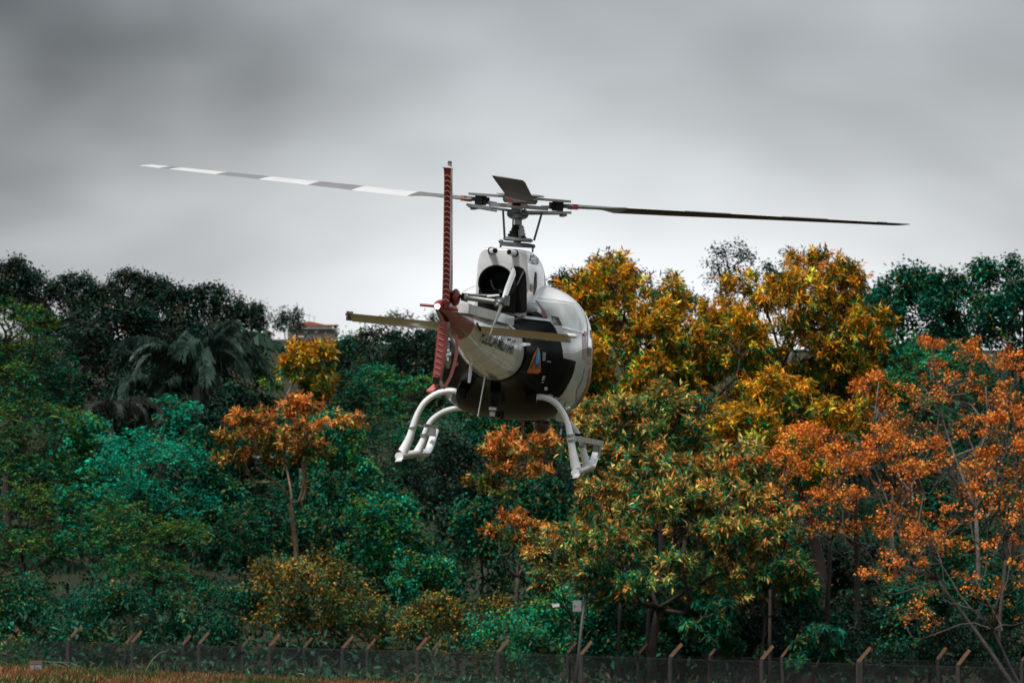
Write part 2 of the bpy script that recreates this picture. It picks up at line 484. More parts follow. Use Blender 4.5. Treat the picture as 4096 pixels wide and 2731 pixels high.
NLEAF = 0
def make_leaves(name, parent, org, pts, dirs, top, style, pal, scale=1.0):
    global NLEAF
    rc, k, Ln, Wd, _ = STYLE[style]
    rc, Ln, Wd = rc * scale, Ln * scale, Wd * scale
    n = len(pts)
    cid = np.repeat(np.arange(n), k); m = len(cid)
    up = np.array([0, 0, 1.0])
    ax = unit(dirs + up * 0.55 + rng.normal(0, 0.25, (n, 3)))
    A = ax[cid]; Pc = pts[cid]
    rnd = rng.normal(0, 1, (m, 3))
    radial = unit(rnd - A * np.sum(rnd * A, 1, keepdims=True))
    if style == 'rosette':
        s = rng.random((m, 1))
        beta = np.radians(25 + 60 * rng.random((m, 1)))
        P = Pc + A * (s - 0.7) * rc * 1.6 + rng.normal(0, 0.16, (m, 3)) * rc
        D = A * np.cos(beta) + radial * np.sin(beta) - up * 0.12
    elif style == 'feather':
        # flat sprays of paired leaflets
        fr = rng.integers(0, 5, m)
        ang = (cid * 1.7 + fr * 2 * math.pi / 5)
        fd = np.stack([np.cos(ang), np.sin(ang), 0.12 + 0.6 * np.sin(cid * 12.9898 + fr * 78.233)], 1) + A * 0.4
        fd = unit(fd)
        s = rng.random((m, 1)) ** 0.8
        side = unit(np.cross(fd, up)) * rng.choice([-1.0, 1.0], (m, 1))
        P = Pc + fd * s * rc * 1.25 - up * (s * s) * rc * 0.35 + rng.normal(0, 0.03, (m, 3))
        D = side + fd * 0.6 - up * 0.15 + rng.normal(0, 0.15, (m, 3))
    elif style == 'berry':
        P = Pc + rng.normal(0, 0.5, (m, 3)) * rc * np.array([1, 1, 0.8])
        D = rng.normal(0, 1, (m, 3))
    elif style == 'mop':
        beta = np.radians(20 + 75 * rng.random((m, 1)))
        P = Pc + radial * rc * 0.12 + rng.normal(0, 0.05, (m, 3))
        D = up * np.cos(beta) * 0.4 + radial * np.sin(beta) - up * 0.5
    else:
        P = Pc + rng.normal(0, 0.48, (m, 3)) * rc
        D = radial * 0.9 + A * 0.5 + rng.normal(0, 0.4, (m, 3)) - up * 0.25
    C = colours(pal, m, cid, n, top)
    Lr = Ln * np.exp(rng.normal(0, 0.22, m)); Wr = Wd * np.exp(rng.normal(0, 0.18, m))
    NLEAF += m
    return leaf_mesh(name, P - org, D, Lr, Wr, C, parent)

def tree(name, cat, label, px, top, bot, w, Y, style, pal, scale=1.0, dens=1.0, bark='bark', lobes=7, wood=1.0, group=None, base_px=None, flat=1.0, seed=None, twigs=0.35, depth=0.9, lr=0.42):
    seed = int(px * 7 + top * 3 + Y) if seed is None else seed
    r = np.random.default_rng(seed)
    a = W(px, top, Y); b = W(px, bot, Y)
    mpp = Y / FPX
    half = np.array([w * mpp / 2, w * mpp / 2 * depth, (a[2] - b[2]) / 2])
    c = (a + b) / 2
    half = np.maximum(half - STYLE[style][0] * scale * 0.6, 0.3)
    bx = (base_px - CX) / FPX * Y if base_px is not None else c[0]
    base = np.array([bx, Y, 0.0]); base[2] = float(ground_z(base[0], base[1])) - 0.1
    if c[2] - half[2] * 0.5 < base[2] + 0.1: base[2] = c[2] - half[2] * 0.5 - 0.3
    e = empty(name, tuple(base))
    tag(e, label, cat, group)
    A = math.pi * half[0] * half[2]
    rc = STYLE[style][0] * scale
    nc = int(max(14, STYLE[style][4] * dens * A / (math.pi * rc * rc) * 1.25))
    pts, dirs, lc, lid, topn = crown_points(c, half, lobes, nc, seed, flat, lr)
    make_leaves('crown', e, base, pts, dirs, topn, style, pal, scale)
    mb = MB()
    fork = base + (c - base) * np.array([0.6, 0.6, 0.62]); fork[2] = max(base[2] + 0.5, min(fork[2], c[2] - half[2] * 0.35))
    r0 = max(0.07, 0.011 * (a[2] - base[2]) + 0.012 * half[0]) * wood
    mid = (base + fork) / 2 + np.array([r.normal(0, 0.12), r.normal(0, 0.12), 0]) * (fork[2] - base[2]) * 0.3
    mb.tube([p - base for p in crom([base, mid, fork], 7)], list(np.linspace(r0 * 1.25, r0 * 0.75, 7)), 8)
    # a few main limbs; every other lobe hangs on the nearest of them
    nm = min(len(lc), max(3, len(lc) // 4 + 1))
    order = [int(np.argmax(np.linalg.norm(lc - fork, axis=1)))]
    while len(order) < nm:
        dd = np.min(np.linalg.norm(lc[:, None] - lc[order][None], axis=2), axis=1)
        order.append(int(np.argmax(dd)))
    paths = {}
    def limb(p0, q, ra, rb, n=7):
        ln = np.linalg.norm(q - p0)
        m1 = p0 + (q - p0) * 0.33 + r.normal(0, 0.11, 3) * ln + np.array([0, 0, -0.05]) * ln
        m2 = p0 + (q - p0) * 0.68 + r.normal(0, 0.10, 3) * ln
        path = crom([p0, m1, m2, q], n)
        mb.tube([p - base for p in path], list(np.linspace(ra, rb, n)), 6)
        return path
    for i in order:
        paths[i] = limb(fork, lc[i], r0 * 0.62, r0 * 0.22, 9)
    for i in range(len(lc)):
        if i in paths: continue
        best = min(((np.linalg.norm(p - lc[i]) + 0.25 * np.linalg.norm(p - fork), j, k) for j in order for k, p in enumerate(paths[j][2:7])), key=lambda z: z[0])
        p0 = paths[best[1]][2 + best[2]]
        paths[i] = limb(p0, lc[i], r0 * 0.34, r0 * 0.14)
    for i in range(len(lc)):
        path = paths[i]
        idx = np.where(lid == i)[0]
        k = int(len(idx) * twigs)
        for j in r.permutation(idx)[:k]:
            t = pts[j]; s = path[r.integers(len(path) // 2, len(path))]
            mm = (s + t) / 2 + r.normal(0, 0.16, 3) * np.linalg.norm(t - s) + np.array([0, 0, -0.06]) * np.linalg.norm(t - s)
            mb.tube([p - base for p in crom([s, mm, t], 5)], list(np.linspace(r0 * 0.13, r0 * 0.03 + 0.005, 5)), 4, cap=False)
    mb.build('trunk', M[bark], e, True)
    return e

# ================================================================== the wood
T = tree
G_R = 'dark trees along the ridge on the left'
# --- far hilltop beside the houses
T('hilltop_tree', 'tree', 'small dark tree right of the ridge, left of the two houses', 1055, 1205, 1345, 100, 1050, 'small', 'dark', 4.0, 1.0, lobes=5)
T('hilltop_tree', 'tree', 'round-crowned dark tree standing between the two red-roofed houses', 1138, 1225, 1345, 120, 1060, 'small', 'dark', 4.0, 1.1, lobes=5)
T('hilltop_tree', 'tree', 'thin airy dark tree against the sky beside the larger house', 1190, 1224, 1330, 80, 1040, 'airy', 'dark', 4.0, 0.9, lobes=4)
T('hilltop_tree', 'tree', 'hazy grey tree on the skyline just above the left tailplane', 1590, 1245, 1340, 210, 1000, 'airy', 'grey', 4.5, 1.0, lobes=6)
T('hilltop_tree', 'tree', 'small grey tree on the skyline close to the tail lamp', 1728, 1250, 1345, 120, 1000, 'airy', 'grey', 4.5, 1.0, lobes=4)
# --- left ridge
for px, tp, bt, w, Y, lab in (
 (30, 1022, 1320, 320, 288, 'dark tree at the left edge, highest on the ridge'),
 (185, 1090, 1400, 260, 292, 'low dark ridge tree just right of the left edge tree'),
 (345, 1075, 1420, 330, 300, 'dark ridge tree with a tufted top, left of the highest middle crown'),
 (590, 1060, 1420, 360, 296, 'broad dark ridge tree with the highest crown in the middle of the ridge'),
 (790, 1120, 1460, 330, 292, 'dark ridge tree on the falling slope right of the broad middle crown'),
 (945, 1180, 1500, 250, 288, 'dark ridge tree at the right end of the ridge with stray twigs on top')):
    T('ridge_tree', 'tree', lab, px, tp, bt, w, Y, 'broad', 'dark', 1.0, 1.15, group=G_R)
T('ridge_tree', 'tree', 'dark tree of the second row below the highest ridge crown', 480, 1190, 1600, 460, 274, 'broad', 'dark', 1.05, 1.0, group=G_R)
T('ridge_tree', 'tree', 'dark tree of the second row above the palm fronds', 745, 1260, 1640, 420, 268, 'broad', 'dark', 1.05, 1.0, group=G_R)
T('ridge_tree', 'tree', 'dark tree of the second row right behind the yellow-green tree at the left', 260, 1270, 1680, 420, 262, 'broad', 'dark', 1.05, 1.0, group=G_R)
T('ridge_tree', 'tree', 'dark leafy tree below the left hilltop house, right of the palm', 1000, 1300, 1560, 280, 274, 'broad', 'dgreen', 1.1, 1.0, group=G_R)
T('ridge_tree', 'tree', 'very dark tree in the shade left of the palm crown', 480, 1480, 1850, 480, 246, 'broad', 'dark', 1.0, 1.0, group=G_R)
T('ridge_tree', 'tree', 'very dark tree in the shade right below the palm crown', 900, 1500, 1830, 420, 250, 'broad', 'dark', 1.0, 1.0, group=G_R)
# --- middle, behind the tail
T('broadleaf_tree', 'tree', 'dull dark tree directly below the larger house', 1330, 1352, 1580, 320, 330, 'small', 'dark', 1.6, 1.0)
T('broadleaf_tree', 'tree', 'green tree with a yellowish top under the left tip of the tailplane', 1490, 1290, 1620, 340, 312, 'small', 'dgreen', 1.5, 1.0)
T('broadleaf_tree', 'tree', 'dim grey-green tree left of the lower tail fin', 1660, 1295, 1640, 360, 320, 'small', 'dark', 1.5, 1.0)
T('broadleaf_tree', 'tree', 'dark tree hidden behind the tail boom of the helicopter', 1880, 1300, 1640, 420, 318, 'small', 'dgreen', 1.5, 1.0)
T('broadleaf_tree', 'tree', 'dark tree hidden behind the helicopter cabin', 2180, 1260, 1660, 460, 320, 'small', 'dgreen', 1.5, 1.0)
T('broadleaf_tree', 'tree', 'green tree with yellow-green sprays left of the lower tail fin', 1620, 1440, 1850, 460, 262, 'feather', 'green', 1.15, 1.0)
T('broadleaf_tree', 'tree', 'teal-green tree right of the small orange-yellow tree', 1420, 1450, 1850, 340, 258, 'feather', 'dgreen', 1.1, 1.0)
T('broadleaf_tree', 'tree', 'dark green tree below the left skid', 1760, 1660, 2120, 460, 245, 'feather', 'dgreen', 1.05, 1.0)
T('broadleaf_tree', 'tree', 'dark tree below the belly, behind the blurred orange tree', 2020, 1560, 2000, 480, 262, 'broad', 'dgreen', 1.05, 1.0)
# --- left foreground
T('broadleaf_tree', 'tree', 'tall tree with a yellow-green top at the left edge below the ridge', 50, 1150, 1720, 440, 226, 'feather', 'ygreen', 1.0, 1.0)
T('broadleaf_tree', 'tree', 'teal-green tree rising right of the yellow-green tree at the left edge', 240, 1330, 1780, 300, 232, 'feather', 'dgreen', 1.0, 1.0)
T('broadleaf_tree', 'tree', 'olive tree with yellow tips in the middle of the left edge', 190, 1560, 2020, 480, 220, 'feather', 'ygreen', 1.0, 1.0)
T('broadleaf_tree', 'tree', 'yellow-tipped green tree low at the left edge under the olive tree', 90, 1880, 2330, 480, 208, 'feather', 'ygreen', 1.0, 1.0)
T('feathery_tree', 'tree', 'bright teal feathery tree, the brightest green left of the helicopter', 585, 1690, 2080, 560, 214, 'feather', 'teal', 1.0, 1.05)
T('feathery_tree', 'tree', 'small teal crown poking up below the palm fronds', 715, 1565, 1780, 210, 229, 'feather', 'teal', 0.9, 1.0)
T('broadleaf_tree', 'tree', 'dark leafy tree between the bright teal tree and the orange tree', 865, 1690, 2100, 330, 226, 'broad', 'dgreen', 0.85, 1.0)
T('broadleaf_tree', 'tree', 'teal-green tree below and left of the bright teal tree', 370, 1920, 2330, 480, 207, 'feather', 'green', 1.0, 1.0)
T('broadleaf_tree', 'tree', 'green tree with a yellow-green top below the bright teal tree', 620, 2000, 2420, 520, 203, 'feather', 'ygreen', 0.95, 1.0)
# --- orange trees left of and under the helicopter
T('turning_tree', 'tree', 'small orange-yellow tree below the larger house', 1205, 1345, 1640, 340, 242, 'rosette', 'gold', 0.95, 0.9, lobes=12, bark='greybark', lr=0.32)
T('turning_tree', 'tree', 'spreading orange tree with a pale straight trunk left of the left skid', 1160, 1560, 1880, 640, 207, 'rosette', 'orange', 0.85, 0.8, lobes=14, bark='tanbark', flat=0.6, lr=0.28, wood=0.75)
T('turning_tree', 'tree', 'soft orange tree showing below the belly between the skids', 2060, 1700, 2010, 460, 232, 'rosette', 'orange', 0.85, 0.8, lobes=12, bark='palebark', lr=0.30)
T('turning_tree', 'tree', 'low orange branch tree left of the lower yellow-green crown', 2070, 2020, 2190, 330, 198, 'rosette', 'orange', 0.85, 0.8, lobes=5, bark='palebark', flat=0.7, twigs=0.7)
# --- lower left and centre
T('broadleaf_tree', 'tree', 'dark tree in the hollow right of the pale trunk', 1480, 1880, 2330, 420, 226, 'broad', 'dgreen', 0.95, 1.0)
T('broadleaf_tree', 'tree', 'dark teal tree in the hollow left of the pale trunk', 930, 1980, 2380, 360, 222, 'broad', 'dgreen', 0.95, 0.9)
T('broadleaf_tree', 'tree', 'very dark tree in the deep shade at the centre of the wood', 1860, 2040, 2480, 480, 228, 'broad', 'dark', 1.0, 0.9)
T('broadleaf_tree', 'tree', 'teal-green bushy tree at the edge of the dark hollow', 1680, 2200, 2520, 340, 206, 'broad', 'green', 0.8, 1.0)
T('shrub', 'shrub', 'wide olive shrub with orange tips behind the fence left of centre', 1330, 2200, 2640, 820, 196, 'small', 'olive', 1.0, 1.1, lobes=9)
T('shrub', 'shrub', 'olive-green shrub behind the fence, right of the wide olive shrub', 1830, 2370, 2680, 560, 190, 'small', 'olive', 0.95, 1.1)
T('shrub', 'shrub', 'dark green shrub behind the fence, left of the wide olive shrub', 780, 2280, 2640, 520, 196, 'small', 'dgreen', 1.0, 1.0)
T('shrub', 'shrub', 'dark shrub behind the fence at the lower left', 420, 2300, 2680, 560, 194, 'small', 'dgreen', 1.0, 1.0)
T('shrub', 'shrub', 'dark shrub behind the fence in the lower left corner', 90, 2280, 2680, 480, 198, 'small', 'dgreen', 1.0, 1.0)
T('shrub', 'shrub', 'small yellow-green bush by the leftmost fence posts', 70, 2520, 2670, 200, 176, 'small', 'ygreen', 0.8, 1.0, lobes=4)
T('shrub', 'shrub', 'dark green shrub behind the grey box and the pole', 2280, 2330, 2700, 520, 186, 'broad', 'green', 0.75, 1.1)
# --- right: yellow trees
T('broadleaf_tree', 'tree', 'dark round tree behind the left golden tree, against the sky', 2440, 1045, 1400, 420, 252, 'small', 'dark', 1.2, 1.1)
T('broadleaf_tree', 'tree', 'small dark crown against the sky just right of the engine cowling', 2270, 1065, 1300, 180, 256, 'small', 'dark', 1.1, 1.0, lobes=4)
T('broadleaf_tree', 'tree', 'dark tree behind the gap between the two golden trees', 2720, 1120, 1500, 300, 250, 'small', 'dgreen', 1.1, 0.7)
T('airy_tree', 'tree', 'thin grey-green tree on the skyline above the right golden tree, left of two', 2930, 950, 1250, 290, 300, 'airy', 'dark', 1.2, 1.1, bark='greybark', lobes=8, twigs=0.6)
T('airy_tree', 'tree', 'thin grey-green tree on the skyline above the right golden tree, right of two', 3170, 985, 1280, 290, 305, 'airy', 'dark', 1.25, 1.3, bark='greybark', lobes=8, twigs=0.6)
T('airy_tree', 'tree', 'small dark crown on the skyline at the right end of the golden tree', 3390, 1045, 1260, 170, 300, 'broad', 'dark', 1.0, 0.9, lobes=5)
T('golden_tree', 'tree', 'golden yellow tree just right of the helicopter cabin', 2480, 985, 1720, 620, 192, 'rosette', 'gold', 0.82, 1.0, lobes=16, wood=0.8, lr=0.31)
T('golden_tree', 'tree', 'tall golden orange tree with dark forked limbs in the right half', 3190, 985, 1700, 820, 186, 'rosette', 'gold', 0.82, 1.0, lobes=20, wood=0.9, lr=0.30)
T('golden_tree', 'tree', 'golden green crown between the two tall golden trees', 2800, 1165, 1800, 440, 190, 'rosette', 'gold', 0.82, 1.0, lobes=8, wood=0.7)
T('golden_tree', 'tree', 'yellow-green crown with pale leaf tips right beside the right skid', 2540, 1560, 1950, 640, 180, 'rosette', 'lime', 0.82, 1.0, lobes=9, wood=0.7)
T('golden_tree', 'tree', 'golden green crown below the forked limbs of the tall golden tree', 3030, 1590, 1980, 720, 178, 'rosette', 'gold', 0.82, 1.0, lobes=9, wood=0.9)
T('broadleaf_tree', 'tree', 'green tree filling the shade under the golden crowns', 2750, 1750, 2300, 900, 196, 'broad', 'dgreen', 0.85, 1.0, lobes=9)
T('yellow_green_tree', 'tree', 'wide yellow-green tree with long narrow leaves below the right skid', 2630, 1890, 2440, 1080, 168, 'rosette', 'lime', 0.85, 1.0, lobes=20, wood=1.0, lr=0.28, flat=0.7)
for px, tp, bt, w, Y, st, pl, lab in (
 (2380, 1300, 1700, 330, 186, 'rosette', 'gold', 'golden crown close behind the cabin door of the helicopter'),
 (2640, 1180, 1620, 380, 188, 'rosette', 'gold', 'golden crown under the right shoulder of the left golden tree'),
 (2960, 1180, 1560, 360, 183, 'rosette', 'gold', 'golden crown on the left flank of the tall golden orange tree'),
 (3420, 1240, 1640, 380, 188, 'rosette', 'gold', 'golden crown on the right flank of the tall golden orange tree'),
 (3320, 1560, 1900, 460, 180, 'rosette', 'gold', 'golden green crown below the right flank of the tall golden tree'),
 (2740, 1500, 1860, 420, 176, 'rosette', 'lime', 'pale tipped yellow-green crown in the middle of the golden trees'),
 (2380, 1640, 1960, 330, 178, 'rosette', 'lime', 'yellow-green crown showing between the right skid and the cabin'),
 (2830, 1800, 2120, 480, 172, 'rosette', 'lime', 'orange and green crown above the wide yellow-green tree'),
 (3060, 2020, 2420, 460, 166, 'rosette', 'lime', 'yellow-green crown at the right end of the wide yellow-green tree'),
 (2290, 2080, 2440, 420, 172, 'rosette', 'lime', 'yellow-green crown at the left end of the wide yellow-green tree'),
 (2560, 1400, 1700, 380, 184, 'rosette', 'gold', 'golden crown in the middle of the left golden trees'),
 (3120, 1470, 1760, 440, 180, 'rosette', 'gold', 'golden crown in front of the forked limbs of the tall golden tree'),
 (2960, 1740, 2010, 440, 174, 'rosette', 'lime', 'yellow-green crown left of the small orange blossoming crown'),
 (2620, 1760, 2040, 440, 172, 'rosette', 'lime', 'yellow-green crown straight above the middle of the wide tree'),
 (2480, 1980, 2240, 420, 174, 'rosette', 'olive', 'olive green crown just below the right skid')):
    T('golden_tree', 'tree', lab, px, tp, bt, w, Y, st, pl, 0.86, 0.9, lobes=9, wood=0.6, lr=0.36)
# --- right: dark greens
T('broadleaf_tree', 'tree', 'green tree with a tufted orange-tipped top right of the golden tree', 3640, 1040, 1480, 420, 240, 'broad', 'dgreen', 1.0, 1.0)
T('broadleaf_tree', 'tree', 'green tree with a bumpy crown in the dip of the right skyline', 3800, 1075, 1520, 300, 236, 'broad', 'dgreen', 1.0, 1.0)
T('broadleaf_tree', 'tree', 'dark tree rising at the right edge of the skyline', 4060, 1020, 1560, 400, 228, 'broad', 'dgreen', 0.95, 1.0)
T('broadleaf_tree', 'tree', 'dark green tree between the golden tree and the orange-tipped tree', 3470, 1130, 1560, 320, 244, 'broad', 'dgreen', 1.0, 0.9)
T('broadleaf_tree', 'tree', 'feathery green tree behind the upper orange blossom at the right', 3680, 1300, 1800, 560, 226, 'feather', 'green', 1.05, 1.0)
T('broadleaf_tree', 'tree', 'dark green tree behind the orange blossom at the right edge', 4020, 1420, 2000, 520, 220, 'feather', 'dgreen', 1.05, 1.0)
T('broadleaf_tree', 'tree', 'dark green tree behind the middle orange blossom', 3480, 1700, 2200, 680, 206, 'feather', 'dgreen', 1.0, 1.0)
T('broadleaf_tree', 'tree', 'dark green tree low at the right edge behind the pale branches', 3960, 1900, 2500, 620, 200, 'feather', 'dgreen', 1.0, 1.0)
T('broadleaf_tree', 'tree', 'dark tree in the shade under the orange blossom', 3380, 2150, 2600, 680, 196, 'broad', 'dark', 0.9, 1.0)
# --- right: orange blossom on pale branches
OB = dict(name='orange_blossom_tree', cat='tree')
def blossom(label, px, top, bot, w, Y, dens, lobes, wood=0.5, bark='palebark', base_px=None, scale=1.0, twigs=0.7, lr=0.26, flat=0.7):
    T('orange_blossom_tree', 'tree', label, px, top, bot, w, Y, 'berry', 'berry', scale, dens, bark=bark, lobes=lobes, twigs=twigs, wood=wood, base_px=base_px, lr=lr, flat=flat)
blossom('orange blossoming tree high at the right edge below the dark crowns', 3900, 1320, 1800, 620, 190, 0.5, 16, bark='greybark')
blossom('dense orange blossoming tree with pale slanting branches in the right half', 3480, 1680, 2240, 1000, 166, 0.8, 22, 0.45, base_px=4150)
blossom('sparse orange blossoming tree with bare pale branches in the lower right corner', 3820, 1980, 2560, 900, 158, 0.28, 22, 0.42, base_px=4200, scale=0.9, twigs=1.0)
blossom('orange blossoming crown at the right edge beside the pale branches', 4020, 1600, 2060, 460, 172, 0.9, 12)
blossom('small orange blossoming crown left of the dense orange tree', 3080, 1780, 2080, 420, 172, 0.8, 10, bark='bark')
blossom('orange blossoming crown between the golden tree and the right edge', 3560, 1480, 1760, 460, 182, 0.8, 12, bark='greybark')
# --- right bottom
T('shrub', 'shrub', 'grey-green shrub with drooping mop-like leaves under the wide yellow-green tree', 2840, 2370, 2640, 320, 162, 'mop', 'dgreen', 0.62, 1.6, lobes=8)
T('shrub', 'shrub', 'grey-green mop-leaved shrub just right of the middle fence posts', 3270, 2470, 2700, 300, 158, 'mop', 'dgreen', 0.62, 1.4, lobes=8)
T('shrub', 'shrub', 'dark shrub behind the fence below the mop-leaved shrub', 2620, 2420, 2720, 560, 176, 'broad', 'dgreen', 0.75, 1.0)
T('shrub', 'shrub', 'dark shrub behind the fence in the lower right corner', 3850, 2440, 2760, 620, 172, 'small', 'dark', 0.9, 1.0)
T('shrub', 'shrub', 'dark shrub behind the fence under the orange blossom', 3500, 2420, 2740, 480, 178, 'small', 'dark', 0.9, 1.0)
T('shrub', 'shrub', 'dark green shrub behind the fence below the centre of the wood', 2060, 2440, 2720, 420, 184, 'small', 'green', 0.9, 1.0)


for px, tp, w, Y, pl, lab in ((2450, 2320, 420, 178, 'dgreen', 'dark green shrub in the shade right of the camera pole'), (2720, 2300, 460, 176, 'dgreen', 'dark green shrub in the shade below the wide yellow-green tree'), (3010, 2330, 440, 174, 'dark', 'dark shrub in the shade left of the orange blossom stems'),
  (3180, 2240, 420, 182, 'dgreen', 'green shrub in the shade between yellow-green and orange crowns'), (3720, 2300, 520, 178, 'dgreen', 'dark green shrub behind the bare pale branches'), (4000, 2280, 420, 176, 'dgreen', 'dark green shrub at the right edge behind the pale stems')):
    T('shrub', 'shrub', lab, px, tp, 2720, w, Y, 'broad', pl, 0.8, 0.9, lobes=8)
for px, tp, bt, w, Y, pl, lab in ((760, 1640, 1900, 420, 231, 'dark', 'dark tree hiding the foot of the large palm'), (1330, 1640, 1980, 380, 236, 'green', 'green tree right behind the spreading orange tree'), (1560, 1960, 2300, 380, 212, 'green', 'green tree below the left skid beside the dark hollow'),
  (2200, 1900, 2240, 380, 205, 'dgreen', 'green tree between the low orange branches and the right skid'), (330, 1640, 1960, 360, 226, 'green', 'teal-green tree left of the bright teal tree')):
    T('broadleaf_tree', 'tree', lab, px, tp, bt, w, Y, 'broad', pl, 0.9, 1.0, lobes=9)
# --- understory: bushes packed under and between the trees, one object each
_r = np.random.default_rng(21)
for i in range(42):
    px = -60 + 4220 * ((i * 0.61803) % 1.0); Y = 210 + 38 * ((i * 0.7548) % 1.0)
    gz = float(ground_z((px - CX) / FPX * Y, Y))
    py0 = 2640 - (gz - 1.7) / Y * FPX
    hgt = (2.8 + 2.6 * _r.random()) / Y * FPX
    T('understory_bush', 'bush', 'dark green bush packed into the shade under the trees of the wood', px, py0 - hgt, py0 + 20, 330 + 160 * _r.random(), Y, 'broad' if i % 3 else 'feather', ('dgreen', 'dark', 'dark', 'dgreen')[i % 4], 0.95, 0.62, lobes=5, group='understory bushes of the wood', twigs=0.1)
for i in range(18):
    px = -60 + 4220 * ((i * 0.61803 + 0.3) % 1.0); Y = 250 + 75 * ((i * 0.7548) % 1.0)
    gz = float(ground_z((px - CX) / FPX * Y, Y))
    py0 = 2640 - (gz - 1.7) / Y * FPX
    hgt = (4.0 + 2.0 * _r.random()) / Y * FPX
    if 900 < px < 1480: py0 = max(py0, 1385 + hgt)
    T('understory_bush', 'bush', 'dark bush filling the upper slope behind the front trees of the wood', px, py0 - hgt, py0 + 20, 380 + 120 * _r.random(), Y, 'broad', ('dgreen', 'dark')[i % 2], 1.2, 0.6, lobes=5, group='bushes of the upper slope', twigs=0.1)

# ------------------------------------------------------------------ palms and banana
def frond_mesh(length, droop, seed, leaf_l=0.75, n=42, wl=0.034):
    r = np.random.default_rng(seed)
    s = np.linspace(0, 1, n)
    # rachis in local frame: x outwards, z up
    ang = rad(62) - droop * s ** 1.3
    dx = np.cos(ang) * length / n; dz = np.sin(ang) * length / n
    X = np.cumsum(dx); Z = np.cumsum(dz)
    v = []; f = []
    mb = MB()
    mb.tube([(X[i], 0, Z[i]) for i in range(0, n, 3)], list(np.linspace(0.05, 0.012, len(range(0, n, 3)))), 5)
    for i in range(4, n):
        d = np.array([math.cos(ang[i]), 0, math.sin(ang[i])])
        for sg in (-1, 1):
            for rep in range(1):
                p = np.array([X[i], 0, Z[i]]) - d * rep * length / n * 0.5
                ll = leaf_l * math.sin(math.pi * (0.12 + 0.85 * s[i])) ** 0.6 * (0.85 + 0.3 * r.random())
                o = np.array([0, sg, 0.25]) * 0.55 + d * 0.55 + r.normal(0, 0.08, 3)
                o /= np.linalg.norm(o)
                m1 = p + o * ll * 0.45
                t = m1 + (o * 0.25 + np.array([0, 0, -0.95]) + r.normal(0, 0.12, 3)) * ll * 0.65
                sd_ = d * wl * 0.5
                mb.add([p, m1 - sd_, t, m1 + sd_], [(0, 1, 2), (0, 2, 3)])
    return mb
def palm(name, label, px, py, Y, nf, length, mat, droop=(1.6, 2.5), seed=1, azr=(0, 360), leaf_l=0.75, trunk=True):
    r = np.random.default_rng(seed)
    c = W(px, py, Y)
    base = np.array([c[0], c[1], float(ground_z(c[0], c[1])) - 0.1])
    if base[2] > c[2] - 0.5: base[2] = c[2] - 0.5
    e = empty(name, tuple(base)); tag(e, label, 'palm')
    top = c - base
    mb = MB(); mb.tube([(0, 0, 0), (0.05, 0, top[2] * 0.5), tuple(top)], [0.22, 0.17, 0.16], 10)
    mb.build('trunk', M['greybark'], e, True)
    for i in range(nf):
        mb = frond_mesh(length * (0.8 + 0.35 * r.random()), droop[0] + (droop[1] - droop[0]) * (i / nf), seed * 50 + i, leaf_l)
        o = mb.build('frond', mat, e, False)
        o.location = tuple(top)
        az = rad(azr[0] + (azr[1] - azr[0]) * ((i * 0.382) % 1.0)) + r.normal(0, 0.15)
        o.rotation_euler = (r.normal(0, 0.12), -0.15 * r.random(), az)
    return e
M['palm'] = material('palm_leaf', (0.042, 0.085, 0.064), 0.5, 0, 0, 0.4, 2.2, col2=(0.010, 0.030, 0.022), spec=0.3)
M['palmdry'] = material('dry_palm_leaf', (0.05, 0.06, 0.05), 0.6, 0, 0, 0.4, 1.2, col2=(0.018, 0.026, 0.02), spec=0.3)
palm('palm_tree', 'large palm with long drooping grey-green fronds left of the hilltop houses', 785, 1545, 236, 24, 5.3, M['palm'], (1.1, 2.9), 3, leaf_l=1.25)
palm('palm_tree', 'small palm with withered hanging fronds at the left of the large palm', 440, 1680, 232, 9, 3.0, M['palmdry'], (2.2, 3.2), 5, leaf_l=0.8)
palm('palm_tree', 'lower palm with arching fronds under the large palm crown', 640, 1610, 240, 9, 3.6, M['palm'], (1.9, 3.0), 9, leaf_l=1.1)
def banana(px, py, Y):
    c = W(px, py, Y)
    base = np.array([c[0], c[1], float(ground_z(c[0], c[1])) - 0.1])
    e = empty('banana_plant', tuple(base)); tag(e, 'pale broad banana leaves arching left of the pale trunk', 'plant')
    top = c - base
    mb = MB(); mb.tube([(0, 0, 0), tuple(top * 0.5), tuple(top)], [0.16, 0.13, 0.10], 9); mb.build('stem', M['greybark'], e, True)
    m = material('banana_leaf', (0.16, 0.21, 0.18), 0.4, 0, 0, 0.3, 2, col2=(0.05, 0.11, 0.08))
    for i, (az, dr) in enumerate(((200, 1.5), (-20, 2.2), (255, 1.9), (150, 2.3), (-70, 2.0))):
        n = 14
        v = []; f = []
        ang = rad(75) - dr * np.linspace(0, 1, n) ** 1.2
        X = np.cumsum(np.cos(ang)) * 2.4 / n; Z = np.cumsum(np.sin(ang)) * 2.4 / n
        for k in range(n):
            w = 0.30 * math.sin(math.pi * (0.06 + 0.92 * k / (n - 1))) ** 0.5
            for q in (-1, -0.5, 0, 0.5, 1):
                v.append((X[k] - 0.1 * abs(q) * math.sin(ang[k]), q * w, Z[k] - 0.22 * q * q * w * 2 * (0.4 + random.random() * 0.6)))
        for k in range(n - 1):
            for q in range(4):
                f.append((k * 5 + q, k * 5 + q + 1, k * 5 + q + 6, k * 5 + q + 5))
        o = mesh_obj('leaf', v, f, m, e)
        o.location = tuple(top); o.rotation_euler = (0, 0, rad(az))
banana(985, 1900, 229)

